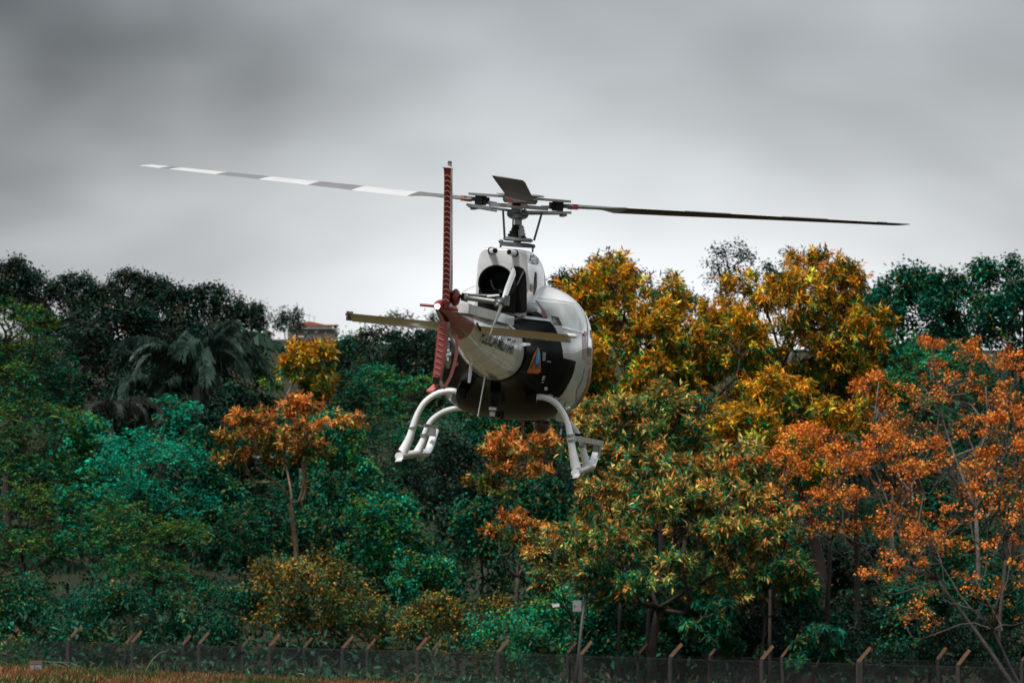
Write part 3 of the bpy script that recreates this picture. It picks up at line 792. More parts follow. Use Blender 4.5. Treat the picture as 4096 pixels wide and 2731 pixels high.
# ------------------------------------------------------------------ undergrowth on the slope
def undergrowth():
    n = 42000
    y = rng.uniform(164, 300, n); x = (rng.uniform(-200, 4300, n) - CX) / FPX * y
    z = ground_z(x, y) + rng.random(n) ** 1.5 * (1.2 + 1.5 * (np.sin(x * 0.9) * np.cos(y * 0.7) > 0.1))
    P = np.stack([x, y, z], 1)
    D = rng.normal(0, 1, (n, 3)); D[:, 2] += 0.6
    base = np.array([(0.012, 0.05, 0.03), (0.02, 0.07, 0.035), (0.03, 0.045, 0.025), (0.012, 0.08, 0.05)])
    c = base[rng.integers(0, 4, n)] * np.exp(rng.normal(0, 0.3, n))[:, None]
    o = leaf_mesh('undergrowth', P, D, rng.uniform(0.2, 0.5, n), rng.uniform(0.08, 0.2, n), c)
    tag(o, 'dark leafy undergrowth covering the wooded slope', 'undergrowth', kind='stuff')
undergrowth()
print('leaves', NLEAF)

# ================================================================== houses on the hill
def house_big():
    Y = 1190.0; m = Y / FPX
    o = W(1245, 1345, Y); o[2] = min(o[2], float(ground_z(o[0], Y)) + 0.5)
    gz = o[2]
    e = empty('house', tuple(o)); tag(e, 'larger white and brown hilltop house with a red hipped roof and aerials', 'house')
    zz = lambda py: W(1245, py, Y)[2] - gz
    xx = lambda px: (px - 1245) * m
    b = MB(); b.box(((xx(1150) + xx(1345)) / 2, 3.5, zz(1316) / 2 - 1), (xx(1345) - xx(1150), 7, zz(1316) + 2)); b.build('wall', M['darkwall'], e)
    b = MB(); b.box(((xx(1158) + xx(1335)) / 2, 3.2, (zz(1305) + zz(1316)) / 2), (xx(1335) - xx(1158), 7.6, zz(1305) - zz(1316))); b.build('fascia', M['plaster'], e)
    L0, R0, zt, ze = xx(1160), xx(1325), zz(1283), zz(1306)
    v = [(L0 - .3, -0.9, ze), (R0 + .3, -0.9, ze), (R0 + .3, 7.6, ze), (L0 - .3, 7.6, ze), (xx(1228), 3.2, zt), (xx(1240), 3.2, zt)]
    f = [(0, 1, 5, 4), (1, 2, 5), (2, 3, 4, 5), (3, 0, 4), (3, 2, 1, 0)]
    rf = mesh_obj('roof', v, f, M['tile'], e, False)
    for k in range(22):            # tile rows down the front slope
        t = (k + 0.5) / 22
        b = MB(); z = ze + (zt - ze) * t; y = -0.9 + 4.1 * t
        xl = (L0 - .3) + (xx(1228) - L0 + .3) * t; xr = (R0 + .3) + (xx(1240) - R0 - .3) * t
        b.bar((xl, y - 0.05, z + 0.03), (xr, y - 0.05, z + 0.03), 0.16, 0.07); b.build('tile_row', M['tile'], rf)
    # white upper block with dark openings
    x0, x1 = xx(1272), xx(1346)
    b = MB(); b.box(((x0 + xx(1353)) / 2, 9.2, (zz(1303) + zz(1325)) / 2), (xx(1353) - x0, 3, zz(1303) - zz(1325))); b.build('upper_wall', M['plaster'], e)
    b = MB(); b.box(((x0 + x1) / 2, 9.0, zz(1291.5)), (x1 - x0 + 0.4, 3.4, 0.22)); b.build('flat_roof', M['tile'], e)
    for px in (1273, 1284, 1304, 1323, 1343.5):
        b = MB(); b.box((xx(px), 8.2, (zz(1292) + zz(1303)) / 2), (0.13, 0.3, zz(1292) - zz(1303))); b.build('pillar', M['plaster'], e)
    b = MB(); b.box(((x0 + x1) / 2, 9.8, (zz(1292) + zz(1303)) / 2), (x1 - x0 - 0.5, 0.6, zz(1292) - zz(1303) - 0.05)); b.build('dark_opening', M['matt_black'], e)
    for px, pt in ((1235, 1254), (1255, 1262)):
        b = MB(); b.tube([(xx(px), 3.2, zz(1290)), (xx(px), 3.2, zz(pt))], 0.04, 5)
        for k, wl in enumerate((15, 9, 6)):
            b.bar((xx(px - wl), 3.2, zz(pt + k * 3)), (xx(px + wl), 3.2, zz(pt + k * 3)), 0.03)
        b.build('aerial', M['pole'], e)
    for px, pw, py, ph, mt in ((1190, 14, 1326, 14, 'matt_black'), (1225, 16, 1328, 14, 'matt_black'), (1265, 14, 1328, 14, 'matt_black'), (1205, 22, 1346, 4, 'plaster')):
        b = MB(); b.box((xx(px), -0.05, zz(py)), (pw * m, 0.12, ph * m)); w_ = b.build('window' if mt != 'plaster' else 'sill', M['glass'] if mt != 'plaster' else M[mt], e)
house_big()
def house_small():
    Y = 1120.0; m = Y / FPX
    o = W(1042, 1360, Y); o[2] = min(o[2], float(ground_z(o[0], Y)) + 0.5)
    e = empty('house', tuple(o)); tag(e, 'smaller house half hidden by trees, sloping red roof and pale post', 'house')
    gz = o[2]
    zz = lambda py: W(1042, py, Y)[2] - gz
    xx = lambda px: (px - 1042) * m
    b = MB(); b.box((xx(1050), 3, zz(1330) / 2 - 1), (xx(1090) - xx(1010), 6, zz(1330) + 2)); b.build('wall', M['darkwall'], e)
    v = [(xx(998), -0.8, zz(1308)), (xx(1020), -0.8, zz(1297)), (xx(1095), -0.8, zz(1332)), (xx(998), 6.8, zz(1308)), (xx(1020), 6.8, zz(1297)), (xx(1095), 6.8, zz(1332))]
    v += [(a, b_, c - 0.35) for a, b_, c in v]
    f = [(0, 1, 4, 3), (1, 2, 5, 4), (6, 9, 10, 7), (7, 10, 11, 8), (0, 6, 7, 1), (1, 7, 8, 2), (3, 4, 10, 9), (4, 5, 11, 10), (0, 3, 9, 6), (2, 8, 11, 5)]
    mesh_obj('roof', v, f, M['tile'], e, False)
    b = MB(); b.box((xx(1090), -0.4, (zz(1333) + zz(1375)) / 2), (0.45, 0.45, zz(1333) - zz(1375))); b.build('post', M['plaster'], e)
    b = MB(); b.box((xx(1050), -0.05, zz(1345)), (1.2, 0.12, 0.9)); b.build('window', M['glass'], e)
house_small()

# ================================================================== fences
def post_mesh(h, arm, w):
    b = MB()
    b.box((0, 0, h / 2), (w, w, h), taper=0.96)
    o1 = b
    R = np.array([[math.cos(rad(40)), 0, math.sin(rad(40))], [0, 1, 0], [-math.sin(rad(40)), 0, math.cos(rad(40))]])
    a = MB()
    a.box(np.array([0, 0, h - 0.01]) + R @ np.array([0, 0, arm / 2]), (w * 0.88, w * 0.88, arm), R, taper=0.9)
    return b, a
def chain_panel(Lb, h, sp=0.085, wr=0.0032):
    b = MB()
    k = int((Lb + h) / sp) + 2
    for sg in (1, -1):
        for i in range(k):
            x0 = i * sp - (h if sg > 0 else 0)
            p = np.array([x0, 0.0]); q = np.array([x0 + sg * h, h])
            if sg > 0:
                if p[0] < 0: p = np.array([0.0, -x0])
                if q[0] > Lb: q = np.array([Lb, Lb - x0])
            else:
                if p[0] > Lb: p = np.array([Lb, x0 - Lb])
                if q[0] < 0: q = np.array([0.0, x0])
            if q[1] - p[1] < 0.03: continue
            y = sg * 0.003
            b.tube([(p[0], y, p[1]), (q[0], y, q[1])], wr, 3, cap=False)
    for z in (0.02, h * 0.5, h - 0.01):
        b.tube([(0, 0, z), (Lb, 0, z)], wr * 1.4, 3, cap=False)
    return b
def fence(name, label, X0, a, Y0, bb, i0, i1, ztop, h, w, arm, pw):
    c = empty(name, (X0 + a * i0, Y0 - bb * i0, float(ztop(i0)) - h)); tag(c, label, 'fence')
    org = np.array(c.location)
    pb, ab = post_mesh(h, arm, w)
    p0 = a0 = w0 = None
    Lb = math.hypot(a, bb); rz = math.atan2(-bb, a)
    cb = chain_panel(Lb, h - 0.05, wr=pw)
    for i in range(i0, i1 + 1):
        loc = np.array([X0 + a * i, Y0 - bb * i, ztop(i) - h])
        if p0 is None:
            p = pb.build('post', M['conc'], c); q = ab.build('post_arm', M['lichen'], p); wv = cb.build('chain_link_mesh', M['wire'], c)
            p0, a0, w0 = p, q, wv
        else:
            p = p0.copy(); COL.objects.link(p); p.parent = c
            q = a0.copy(); COL.objects.link(q); q.parent = p
            if i < i1:
                wv = w0.copy(); COL.objects.link(wv); wv.parent = c
        p.location = tuple(loc - org)
        p.rotation_euler = (random.gauss(0, 0.015), random.gauss(0, 0.02), random.gauss(0, 0.12))
        q.rotation_euler = (0, 0, 0)
        if i < i1:
            nx = np.array([X0 + a * (i + 1), Y0 - bb * (i + 1), ztop(i + 1) - h])
            wv.location = tuple(loc - org)
            sl = math.atan2(nx[2] - loc[2], Lb)
            wv.rotation_euler = (0, -sl, rz)
# near fence
Yn = 160.0; bn = 0.02138 * Yn; an = (0.06328 * Yn + 0.01232 * bn) / 4; Xn = -0.06636 * Yn
zn = lambda i: 2.26 - 0.0755 * i
fence('chain_link_fence', 'nearer chain-link fence on concrete posts with slanted arms along the wood', Xn, an, Yn, bn, -4, 12, zn, 2.1, 0.115, 0.52, 0.003)
# far fence
Yf = 186.0; bf = 0.0125 * Yf; af = (0.05151 * Yf + 0.12276 * bf) / 4; Xf = -0.0822 * Yf
zf = lambda i: 1.7 + (2640 - (2573 + 5.2 * i)) / FPX * (Yf - bf * i)
fence('chain_link_fence', 'farther chain-link fence of thinner posts just behind the nearer fence', Xf, af, Yf, bf, -3, 16, zf, 2.1, 0.10, 0.50, 0.003)

# ================================================================== camera pole behind the fence
def camera_pole():
    Y = 158.0
    P = lambda px, py, dy=0: W(px, py, Y + dy)
    top = P(2338, 2386); x0, z0 = P(2316, 2600)[0], P(2316, 2600)[2]
    sl = (top[0] - x0) / (top[2] - z0)
    zb = -0.2
    base = np.array([top[0] - sl * (top[2] - zb), Y, zb])
    e = empty('camera_pole', tuple(base)); tag(e, 'thin grey pole with a control box and side camera behind the fence', 'pole')
    L_ = lambda p: tuple(np.array(p) - base)
    b = MB(); b.tube([(0, 0, 0), L_(top)], [0.055, 0.05], 10); b.build('pole', M['pole'], e, True)
    b = MB(); c = L_(P(2308, 2422)); b.box(c, (0.28, 0.18, 0.37)); o = b.build('control_box', M['box'], e)
    b = MB(); b.box((c[0] - 0.08, c[1] - 0.1, c[2]), (0.05, 0.02, 0.02)); b.build('latch', M['matt_black'], o)
    b = MB(); b.bar(L_(P(2322, 2379, -0.2)), L_(P(2382, 2388, 0.3)), 0.05, 0.05); b.build('crossbar', M['pole'], e)
    b = MB(); b.bar(L_(P(2255, 2371, 0.2)), L_(P(2296, 2373, 0.2)), 0.04, 0.03); b.bar(L_(P(2296, 2373, 0.2)), L_(P(2338, 2386, 0)), 0.03, 0.03); b.build('crossbar', M['pole'], e)
    b = MB(); b.bar(L_(P(2236, 2421)), L_(P(2296, 2421)), 0.03); b.build('camera_arm', M['matt_black'], e)
    b = MB(); b.bar(L_(P(2208, 2422, -0.1)), L_(P(2235, 2418)), 0.11, 0.10); o = b.build('surveillance_camera', M['white'], e)
    b = MB(); b.bar(L_(P(2205, 2422.5, -0.12)), L_(P(2208, 2422, -0.1)), 0.08, 0.08); b.build('lens', M['glass'], o)
camera_pole()

# ================================================================== marker box in the grass
def marker():
    Y = 101.0
    c = W(145, 2672, Y)
    gz = float(ground_z(c[0], Y)) - 0.02
    e = empty('marker_box', (c[0], Y, gz)); tag(e, 'small white marker box with an orange top in the dry grass', 'marker')
    h = W(145, 2655, Y)[2] - gz; t = W(145, 2640, Y)[2] - gz
    b = MB(); b.box((0, 0, h / 2), (0.25, 0.25, h)); b.build('body', M['box'], e)
    b = MB(); b.box((0, 0, (h + t) / 2), (0.265, 0.265, t - h), taper=0.95); b.build('top', M['lichen'], e)
marker()

# ================================================================== grass
def grass():
    n = 75000
    y = rng.uniform(84, 124, n); x = rng.uniform(-0.13, 0.06, n) * y
    z = ground_z(x, y)
    keep = ~((np.abs(x + 10.2) < 0.22) & (y < 101.3))
    x, y, z = x[keep], y[keep], z[keep]; n = len(x)
    P = np.stack([x, y, z], 1)
    D = np.stack([rng.normal(0, 0.45, n), rng.normal(0, 0.3, n), np.ones(n)], 1)
    pat = np.sin(x * 1.7 + 0.6 * np.sin(y * 0.9)) * 0.5 + np.sin(x * 0.61 + y * 0.35) * 0.5 + rng.normal(0, 0.45, n)
    gr = np.array([(0.07, 0.13, 0.04), (0.15, 0.19, 0.07)]); dr = np.array([(0.36, 0.18, 0.08), (0.34, 0.24, 0.12), (0.38, 0.14, 0.065)])
    c = np.where((pat < -0.02)[:, None], gr[rng.integers(0, 2, n)], dr[rng.integers(0, 3, n)]) * np.exp(rng.normal(0, 0.2, n))[:, None]
    o = leaf_mesh('grass', P, D, rng.uniform(0.10, 0.34, n), rng.uniform(0.015, 0.035, n), np.clip(c, 0, 0.8), mat=M['grassblade'], curl=0.3)
    tag(o, 'dry orange and green grass along the bottom edge', 'grass', kind='stuff')
grass()
def weeds():
    mb = MB(); cols = []
    r = np.random.default_rng(5)
    def stalk(px, Y, h, lean, w=0.022):
        x = (px - CX) / FPX * Y
        z = float(ground_z(x, Y))
        pts = []
        for k in range(7):
            t = k / 6
            pts.append((x + lean * t ** 1.6, Y + r.normal(0, 0.02), z + h * (t - 0.38 * t ** 3 * min(1, abs(lean)))))
        mb.tube(pts, list(np.linspace(w * 0.6, w * 0.12, 7)), 3, cap=False)
    for px in (170, 215, 250, 290, 330, 350, 380, 400, 440):
        stalk(px, 128 + r.normal(0, 2), 1.9 + 0.4 * r.random(), -1.1 - 0.7 * r.random(), 0.035)
    stalk(545, 130, 2.6, 0.9, 0.045); stalk(540, 131, 1.6, -0.4); 
    for k in range(420):
        px = r.uniform(-50, 2700)
        Y = r.uniform(122, 136)
        stalk(px, Y, 0.5 + 1.0 * r.random() ** 2, r.normal(0.1, 0.5), 0.02)
    m = material('weed_stalk', (0.20, 0.20, 0.09), 0.8, 0, 0, 0.4, 0.8, col2=(0.05, 0.11, 0.05))
    o = mb.build('tall_weeds', m)
    tag(o, 'thin arching weeds and grass stalks in front of the fence', 'weeds', kind='stuff')
weeds()
def scrub():
    n = 16000                       # low leafy scrub between the two fences
    y = rng.uniform(133, 176, n); x = rng.uniform(-0.13, 0.13, n) * y
    hmax = 0.35 + 0.9 * (np.sin(x * 0.8 + y * 0.3) * 0.5 + 0.5)
    P = np.stack([x, y, ground_z(x, y) + rng.random(n) * hmax], 1)
    D = rng.normal(0, 1, (n, 3)); D[:, 2] += 0.8
    base = np.array([(0.02, 0.08, 0.05), (0.03, 0.10, 0.05), (0.06, 0.09, 0.05), (0.10, 0.07, 0.03)])
    c = base[rng.integers(0, 4, n)] * np.exp(rng.normal(0, 0.3, n))[:, None]
    o = leaf_mesh('scrub', P, D, rng.uniform(0.12, 0.35, n), rng.uniform(0.03, 0.09, n), c)
    tag(o, 'low leafy scrub growing around the two fences', 'scrub', kind='stuff')
scrub()

# ================================================================== the helicopter
# local frame: X starboard, Y forward (nose), Z up, origin on the skid plane under the mast
HO = CAMP + 55.0 * ray(1986, 1866)
def _rx(a): c, s = math.cos(a), math.sin(a); return np.array([[1, 0, 0], [0, c, -s], [0, s, c]])
def _ry(a): c, s = math.cos(a), math.sin(a); return np.array([[c, 0, s], [0, 1, 0], [-s, 0, c]])
def _rz(a): c, s = math.cos(a), math.sin(a); return np.array([[c, -s, 0], [s, c, 0], [0, 0, 1]])
HR = _rz(rad(-5.6)) @ _rx(rad(3.5)) @ _ry(rad(4.8))
HC = HR.T @ (CAMP - HO)          # eye in the helicopter's frame
heli = empty('helicopter', tuple(HO))
heli.rotation_euler = Matrix(HR.tolist()).to_euler()
tag(heli, 'white and black police helicopter with maroon tail hovering in front of the wood', 'helicopter')
def H(px, py, Y):
    d = HR.T @ ray(px, py)
    return HC + d * ((Y - HC[1]) / d[1])
def part(mb, name, mat, parent=heli, smooth=True, ang=40):
    o = mb.build(name, M[mat], parent, smooth)
    return shade_auto(o, ang) if smooth else o

# ---- lofted hulls
def hull_rings(st, n=48, m=60):
    st = np.array(st, float)
    ds = crom(st, m)
    rings = []
    for Y, xl, xr, zb, zc, zt, ex in ds:
        xc, hw = (xl + xr) / 2, abs(xr - xl) / 2
        rg = []
        for t in np.linspace(0, 2 * math.pi, n, endpoint=False):
            c, s = math.cos(t), math.sin(t)
            x = xc + hw * math.copysign(abs(c) ** (2 / ex), c)
            h = (zt - zc) if s > 0 else (zc - zb)
            z = zc + h * math.copysign(abs(s) ** (2 / ex), s)
            rg.append(np.array([x, Y, z]))
        rings.append(rg)
    return rings
FUS = [(2.95, -.06, .06, 1.04, 1.10, 1.16, 2), (2.75, -.38, .38, .80, 1.06, 1.34, 2.2), (2.4, -.62, .62, .66, 1.08, 1.62, 2.3), (1.9, -.74, .82, .58, 1.15, 1.95, 2.5),
       (1.3, -.80, .92, .55, 1.25, 2.12, 2.7), (0.7, -.80, .94, .55, 1.28, 2.17, 2.8), (0.0, -.79, .94, .56, 1.28, 2.16, 2.8), (-.45, -.76, .91, .62, 1.28, 2.08, 2.7),
       (-.85, -.68, .84, .72, 1.30, 1.97, 2.5), (-1.25, -.53, .70, .84, 1.33, 1.86, 2.35), (-1.65, -.38, .55, .95, 1.35, 1.76, 2.2), (-2.02, -.27, .44, 1.01, 1.35, 1.70, 2.1)]
fr = hull_rings(FUS, 56, 84)
fb = MB(); fb.loft(fr)
def livery():
    m = bpy.data.materials.new('livery'); m.use_nodes = True
    t = m.node_tree; b = t.nodes['Principled BSDF']
    b.inputs['Roughness'].default_value = 0.25; b.inputs['Coat Roughness'].default_value = 0.03
    c = t.nodes.new('ShaderNodeTexCoord'); s = t.nodes.new('ShaderNodeSeparateXYZ'); t.links.new(c.outputs['Object'], s.inputs[0])
    # the border between the black tail section and the grey cabin runs in steps along the side
    mr = t.nodes.new('ShaderNodeMapRange'); mr.inputs['From Min'].default_value = 0.5; mr.inputs['From Max'].default_value = 2.3
    t.links.new(s.outputs['Z'], mr.inputs['Value'])
    fc = t.nodes.new('ShaderNodeValToRGB'); fc.color_ramp.interpolation = 'LINEAR'
    pts = [(0.55, 0.60), (0.66, -0.05), (0.80, -0.70), (1.02, -0.74), (1.30, -0.62), (1.33, -1.05), (1.58, -1.12), (1.70, -1.12), (1.88, -1.15), (2.2, -1.3)]
    el = fc.color_ramp.elements
    while len(el) > 1: el.remove(el[-1])
    for i, (z, y) in enumerate(pts):
        p = (z - 0.5) / 1.8
        k = el[0] if i == 0 else el.new(p)
        k.position = p; v = y + 2.0; k.color = (v / 4, v / 4, v / 4, 1)
    t.links.new(mr.outputs[0], fc.inputs['Fac'])
    yy = t.nodes.new('ShaderNodeMath'); yy.operation = 'MULTIPLY_ADD'; yy.inputs[1].default_value = 0.25; yy.inputs[2].default_value = 0.5
    t.links.new(s.outputs['Y'], yy.inputs[0])
    gt = t.nodes.new('ShaderNodeMath'); gt.operation = 'GREATER_THAN'
    t.links.new(yy.outputs[0], gt.inputs[0]); t.links.new(fc.outputs['Color'], gt.inputs[1])
    nz = t.nodes.new('ShaderNodeTexNoise'); nz.inputs['Scale'].default_value = 5; nz.inputs['Detail'].default_value = 5
    t.links.new(c.outputs['Object'], nz.inputs['Vector'])
    def two(a, b_):
        r = t.nodes.new('ShaderNodeValToRGB'); r.color_ramp.elements[0].color = (*a, 1); r.color_ramp.elements[1].color = (*b_, 1)
        r.color_ramp.elements[0].position = .35; r.color_ramp.elements[1].position = .65
        t.links.new(nz.outputs['Fac'], r.inputs['Fac']); return r
    wz = t.nodes.new('ShaderNodeMapRange'); wz.inputs['From Min'].default_value = 1.955; wz.inputs['From Max'].default_value = 1.965
    t.links.new(s.outputs['Z'], wz.inputs['Value'])
    grey = two((0.34, 0.37, 0.36), (0.40, 0.43, 0.42)); wht = two((0.76, 0.78, 0.79), (0.82, 0.83, 0.84)); blk = two((0.004, 0.004, 0.0045), (0.007, 0.007, 0.008))
    m1 = t.nodes.new('ShaderNodeMix'); m1.data_type = 'RGBA'
    t.links.new(wz.outputs[0], m1.inputs['Factor']); t.links.new(grey.outputs[0], m1.inputs['A']); t.links.new(wht.outputs[0], m1.inputs['B'])
    m2 = t.nodes.new('ShaderNodeMix'); m2.data_type = 'RGBA'
    t.links.new(gt.outputs[0], m2.inputs['Factor']); t.links.new(blk.outputs[0], m2.inputs['A']); t.links.new(m1.outputs['Result'], m2.inputs['B'])
    t.links.new(m2.outputs['Result'], b.inputs['Base Color'])
    cw = t.nodes.new('ShaderNodeMapRange'); cw.inputs['To Min'].default_value = 0.0; cw.inputs['To Max'].default_value = 0.6
    t.links.new(gt.outputs[0], cw.inputs['Value']); t.links.new(cw.outputs[0], b.inputs['Coat Weight'])
    sw = t.nodes.new('ShaderNodeMapRange'); sw.inputs['To Min'].default_value = 0.015; sw.inputs['To Max'].default_value = 0.5
    t.links.new(gt.outputs[0], sw.inputs['Value']); t.links.new(sw.outputs[0], b.inputs['Specular IOR Level'])
    return m
M['livery'] = livery()
fus = part(fb, 'fuselage', 'livery')
BOOM = [(-1.98, -.245, .415, 1.015, 1.352, 1.69, 2.1), (-2.6, -.23, .36, 1.08, 1.39, 1.70, 2), (-3.4, -.22, .28, 1.19, 1.455, 1.72, 2), (-4.2, -.205, .205, 1.32, 1.54, 1.76, 2), (-5.0, -.19, .135, 1.46, 1.635, 1.81, 2)]
bb_ = MB(); bb_.loft(hull_rings(BOOM, 40, 40)); boom = part(bb_, 'tail_boom', 'silver')
CONE = [(-4.99, -.196, .141, 1.454, 1.635, 1.816, 2), (-5.5, -.185, .07, 1.56, 1.70, 1.845, 2), (-6.0, -.17, -.01, 1.68, 1.768, 1.86, 2), (-6.3, -.155, -.05, 1.735, 1.79, 1.845, 2), (-6.38, -.13, -.075, 1.76, 1.79, 1.82, 2)]
cb_ = MB(); cb_.loft(hull_rings(CONE, 32, 24)); cone = part(cb_, 'tail_cone', 'maroon')
COWL = [(-1.55, -.235, .325, 1.55, 2.0, 2.50, 7), (-1.5, -.245, .335, 1.5, 2.0, 2.515, 7), (-1.2, -.26, .35, 1.5, 2.0, 2.525, 7), (-.4, -.30, .37, 1.6, 2.0, 2.515, 6), (.3, -.31, .37, 1.7, 2.05, 2.43, 5), (.8, -.30, .34, 1.8, 2.0, 2.27, 4), (1.25, -.22, .25, 1.8, 1.9, 2.08, 3)]
wb_ = MB(); wb_.loft(hull_rings(COWL, 56, 40)); cowl = part(wb_, 'engine_cowling', 'white', ang=55)

def ring_seam(Y, par, mat='gun'):
    rg = [q for q in hull_rings([s_ for s_ in BOOM], 40, 121)]
    k = min(range(len(rg)), key=lambda i: abs(rg[i][0][1] - Y)); c = np.mean(rg[k], 0)
    b = MB(); b.loft([[c + (p - c) * 1.004 + np.array([0, dy, 0]) for p in rg[k]] for dy in (-.004, .004)], cap=False); part(b, 'panel_seam', mat, par)
for Y in (-2.35, -2.95, -3.6, -4.3): ring_seam(Y, boom)
# ---- decals laid on the skin
def bvh_of(*mbs):
    v = []; f = []
    for q in mbs:
        k = len(v); v += q.v; f += [tuple(i + k for i in g) for g in q.f]
    return BVHTree.FromPolygons(v, f)
BV = {'fus': bvh_of(fb), 'boom': bvh_of(bb_), 'cowl': bvh_of(wb_), 'cone': bvh_of(cb_)}
def skin(px, py, tree_, off):
    d = HR.T @ ray(px, py); d = d / np.linalg.norm(d)
    h = BV[tree_].ray_cast(Vector(HC), Vector(d))
    if h[0] is None: return None
    n = h[1]
    if n.dot(Vector(d)) > 0: n = -n
    return h[0] + n * off
def decal(name, poly, mat, on='fus', parent=None, off=0.005, cuts=3):
    bm = bmesh.new()
    vs_ = [bm.verts.new((x, y, 0)) for x, y in poly]
    bm.faces.new(vs_)
    bmesh.ops.triangulate(bm, faces=bm.faces[:])
    for _ in range(cuts):
        bmesh.ops.subdivide_edges(bm, edges=bm.edges[:], cuts=1, use_grid_fill=True)
    bad = []
    for v in bm.verts:
        p = skin(v.co.x, v.co.y, on, off)
        if p is None: bad.append(v)
        else: v.co = p
    bmesh.ops.delete(bm, geom=bad, context='VERTS')
    bmesh.ops.triangulate(bm, faces=bm.faces[:])
    me = bpy.data.meshes.new(name); bm.to_mesh(me); bm.free()
    me.materials.append(M[mat])
    o = bpy.data.objects.new(name, me); COL.objects.link(o); o.parent = parent if parent is not None else {'fus': fus, 'boom': boom, 'cowl': cowl, 'cone': cone}[on]
    return o
def lettering(name, text, bl, br, tl, tr, mat, on, off=0.006, bold=0.012):
    cu = bpy.data.curves.new('t', 'FONT'); cu.body = text; cu.offset = bold; cu.resolution_u = 3
    to = bpy.data.objects.new('t', cu); COL.objects.link(to)
    bpy.context.view_layer.update()
    me = bpy.data.meshes.new_from_object(to.evaluated_get(bpy.context.evaluated_depsgraph_get()))
    bpy.data.objects.remove(to); bpy.data.curves.remove(cu)
    bm = bmesh.new(); bm.from_mesh(me); bpy.data.meshes.remove(me)
    bmesh.ops.triangulate(bm, faces=bm.faces[:])
    bmesh.ops.subdivide_edges(bm, edges=[e_ for e_ in bm.edges if e_.calc_length() > 0.25], cuts=2)
    bmesh.ops.triangulate(bm, faces=bm.faces[:])
    xs = [v.co.x for v in bm.verts]; ys = [v.co.y for v in bm.verts]
    x0, x1, y0, y1 = min(xs), max(xs), min(ys), max(ys)
    bl, br, tl, tr = [np.array(q, float) for q in (bl, br, tl, tr)]
    bad = []
    for v in bm.verts:
        u = (v.co.x - x0) / (x1 - x0); w = (v.co.y - y0) / (y1 - y0)
        q = (bl * (1 - u) + br * u) * (1 - w) + (tl * (1 - u) + tr * u) * w
        p = skin(q[0], q[1], on, off)
        if p is None: bad.append(v)
        else: v.co = p
    bmesh.ops.delete(bm, geom=bad, context='VERTS')
    me = bpy.data.meshes.new(name); bm.to_mesh(me); bm.free(); me.materials.append(M[mat])
    o = bpy.data.objects.new(name, me); COL.objects.link(o); o.parent = {'boom': boom, 'cowl': cowl, 'fus': fus}[on]
    return o
lettering('boom_lettering', 'POLICIA MILITAR', (1912, 1366), (2048, 1419), (1940, 1318), (2064, 1362), 'ink', 'boom', 0.010, 0.008)
lettering('cowling_lettering', 'AGUIA', (2114, 1052), (2152, 1064), (2120, 1012), (2156, 1034), 'ink', 'cowl')
decal('emblem', [(2122, 1138), (2128, 1134), (2131, 1150), (2129, 1168), (2122, 1166), (2119, 1152)], 'orange', 'cowl')
decal('air_intake', [(2141, 1085), (2146, 1095), (2146, 1150), (2136, 1180), (2133, 1180), (2137, 1110)], 'matt_black', 'cowl')
# side window and door edge on the starboard side
decal('door_window', [(2338, 1252), (2352, 1256), (2362, 1300), (2365, 1380), (2362, 1425), (2350, 1425), (2350, 1300), (2345, 1275)], 'glass')
decal('door_stripe', [(2328, 1335), (2345, 1335), (2347, 1428), (2361, 1442), (2360, 1462), (2332, 1436)], 'maroon', off=0.003)
decal('door_latch', [(2333, 1328), (2342, 1324), (2350, 1328), (2350, 1340), (2342, 1346), (2333, 1342)], 'salmon', off=0.012)
decal('side_stripe', [(2357, 1470), (2362, 1470), (2356, 1540), (2342, 1590), (2318, 1640), (2300, 1660), (2290, 1652), (2318, 1600), (2345, 1545)], 'maroon', off=0.004)
decal('roof_seam', [(2150, 1190), (2280, 1208), (2345, 1216), (2345, 1219), (2280, 1212), (2150, 1194)], 'grey', off=0.003)
decal('black_panel', [(2203, 1262), (2234, 1270), (2248, 1302), (2214, 1298)], 'black', off=0.004)
decal('trim_strip', [(2076, 1268), (2100, 1266), (2198, 1279), (2198, 1288), (2100, 1278)], 'white', off=0.012)
decal('trim_strip', [(2246, 1305), (2335, 1328), (2335, 1334), (2246, 1312)], 'white', off=0.010)
decal('blue_streak', [(2128, 1204), (2138, 1206), (2150, 1222), (2164, 1242), (2164, 1254), (2154, 1254), (2142, 1235)], 'white', off=0.008)
decal('blue_streak', [(2134, 1214), (2142, 1214), (2152, 1230), (2148, 1240), (2140, 1228)], 'blue', off=0.010)
decal('red_streak', [(2140, 1200), (2150, 1206), (2176, 1240), (2188, 1262), (2190, 1272), (2166, 1268), (2168, 1245)], 'maroon', off=0.006)
decal('grab_handle', [(2075, 1372), (2100, 1370), (2120, 1374), (2118, 1382), (2096, 1384), (2076, 1381)], 'white', off=0.008)
decal('emblem_triangle', [(2107, 1482), (2112, 1476), (2132, 1420), (2150, 1386), (2156, 1415), (2160, 1422), (2162, 1486), (2150, 1494), (2108, 1490)], 'orange', off=0.005)
decal('emblem_field', [(2118, 1470), (2136, 1430), (2152, 1398), (2156, 1430), (2156, 1472)], 'gun', off=0.009)
decal('emblem_flame', [(2138, 1454), (2142, 1420), (2151, 1390), (2157, 1418), (2153, 1446), (2149, 1454)], 'blue', off=0.013)
decal('emblem_lettering', [(2126, 1466), (2131, 1458), (2136, 1458), (2136, 1468), (2128, 1470)], 'orange', off=0.013)
decal('placard', [(2168, 1408), (2182, 1409), (2180, 1443), (2168, 1442)], 'box', off=0.006)
decal('placard', [(2186, 1442), (2202, 1444), (2202, 1450), (2186, 1448)], 'box', off=0.006)
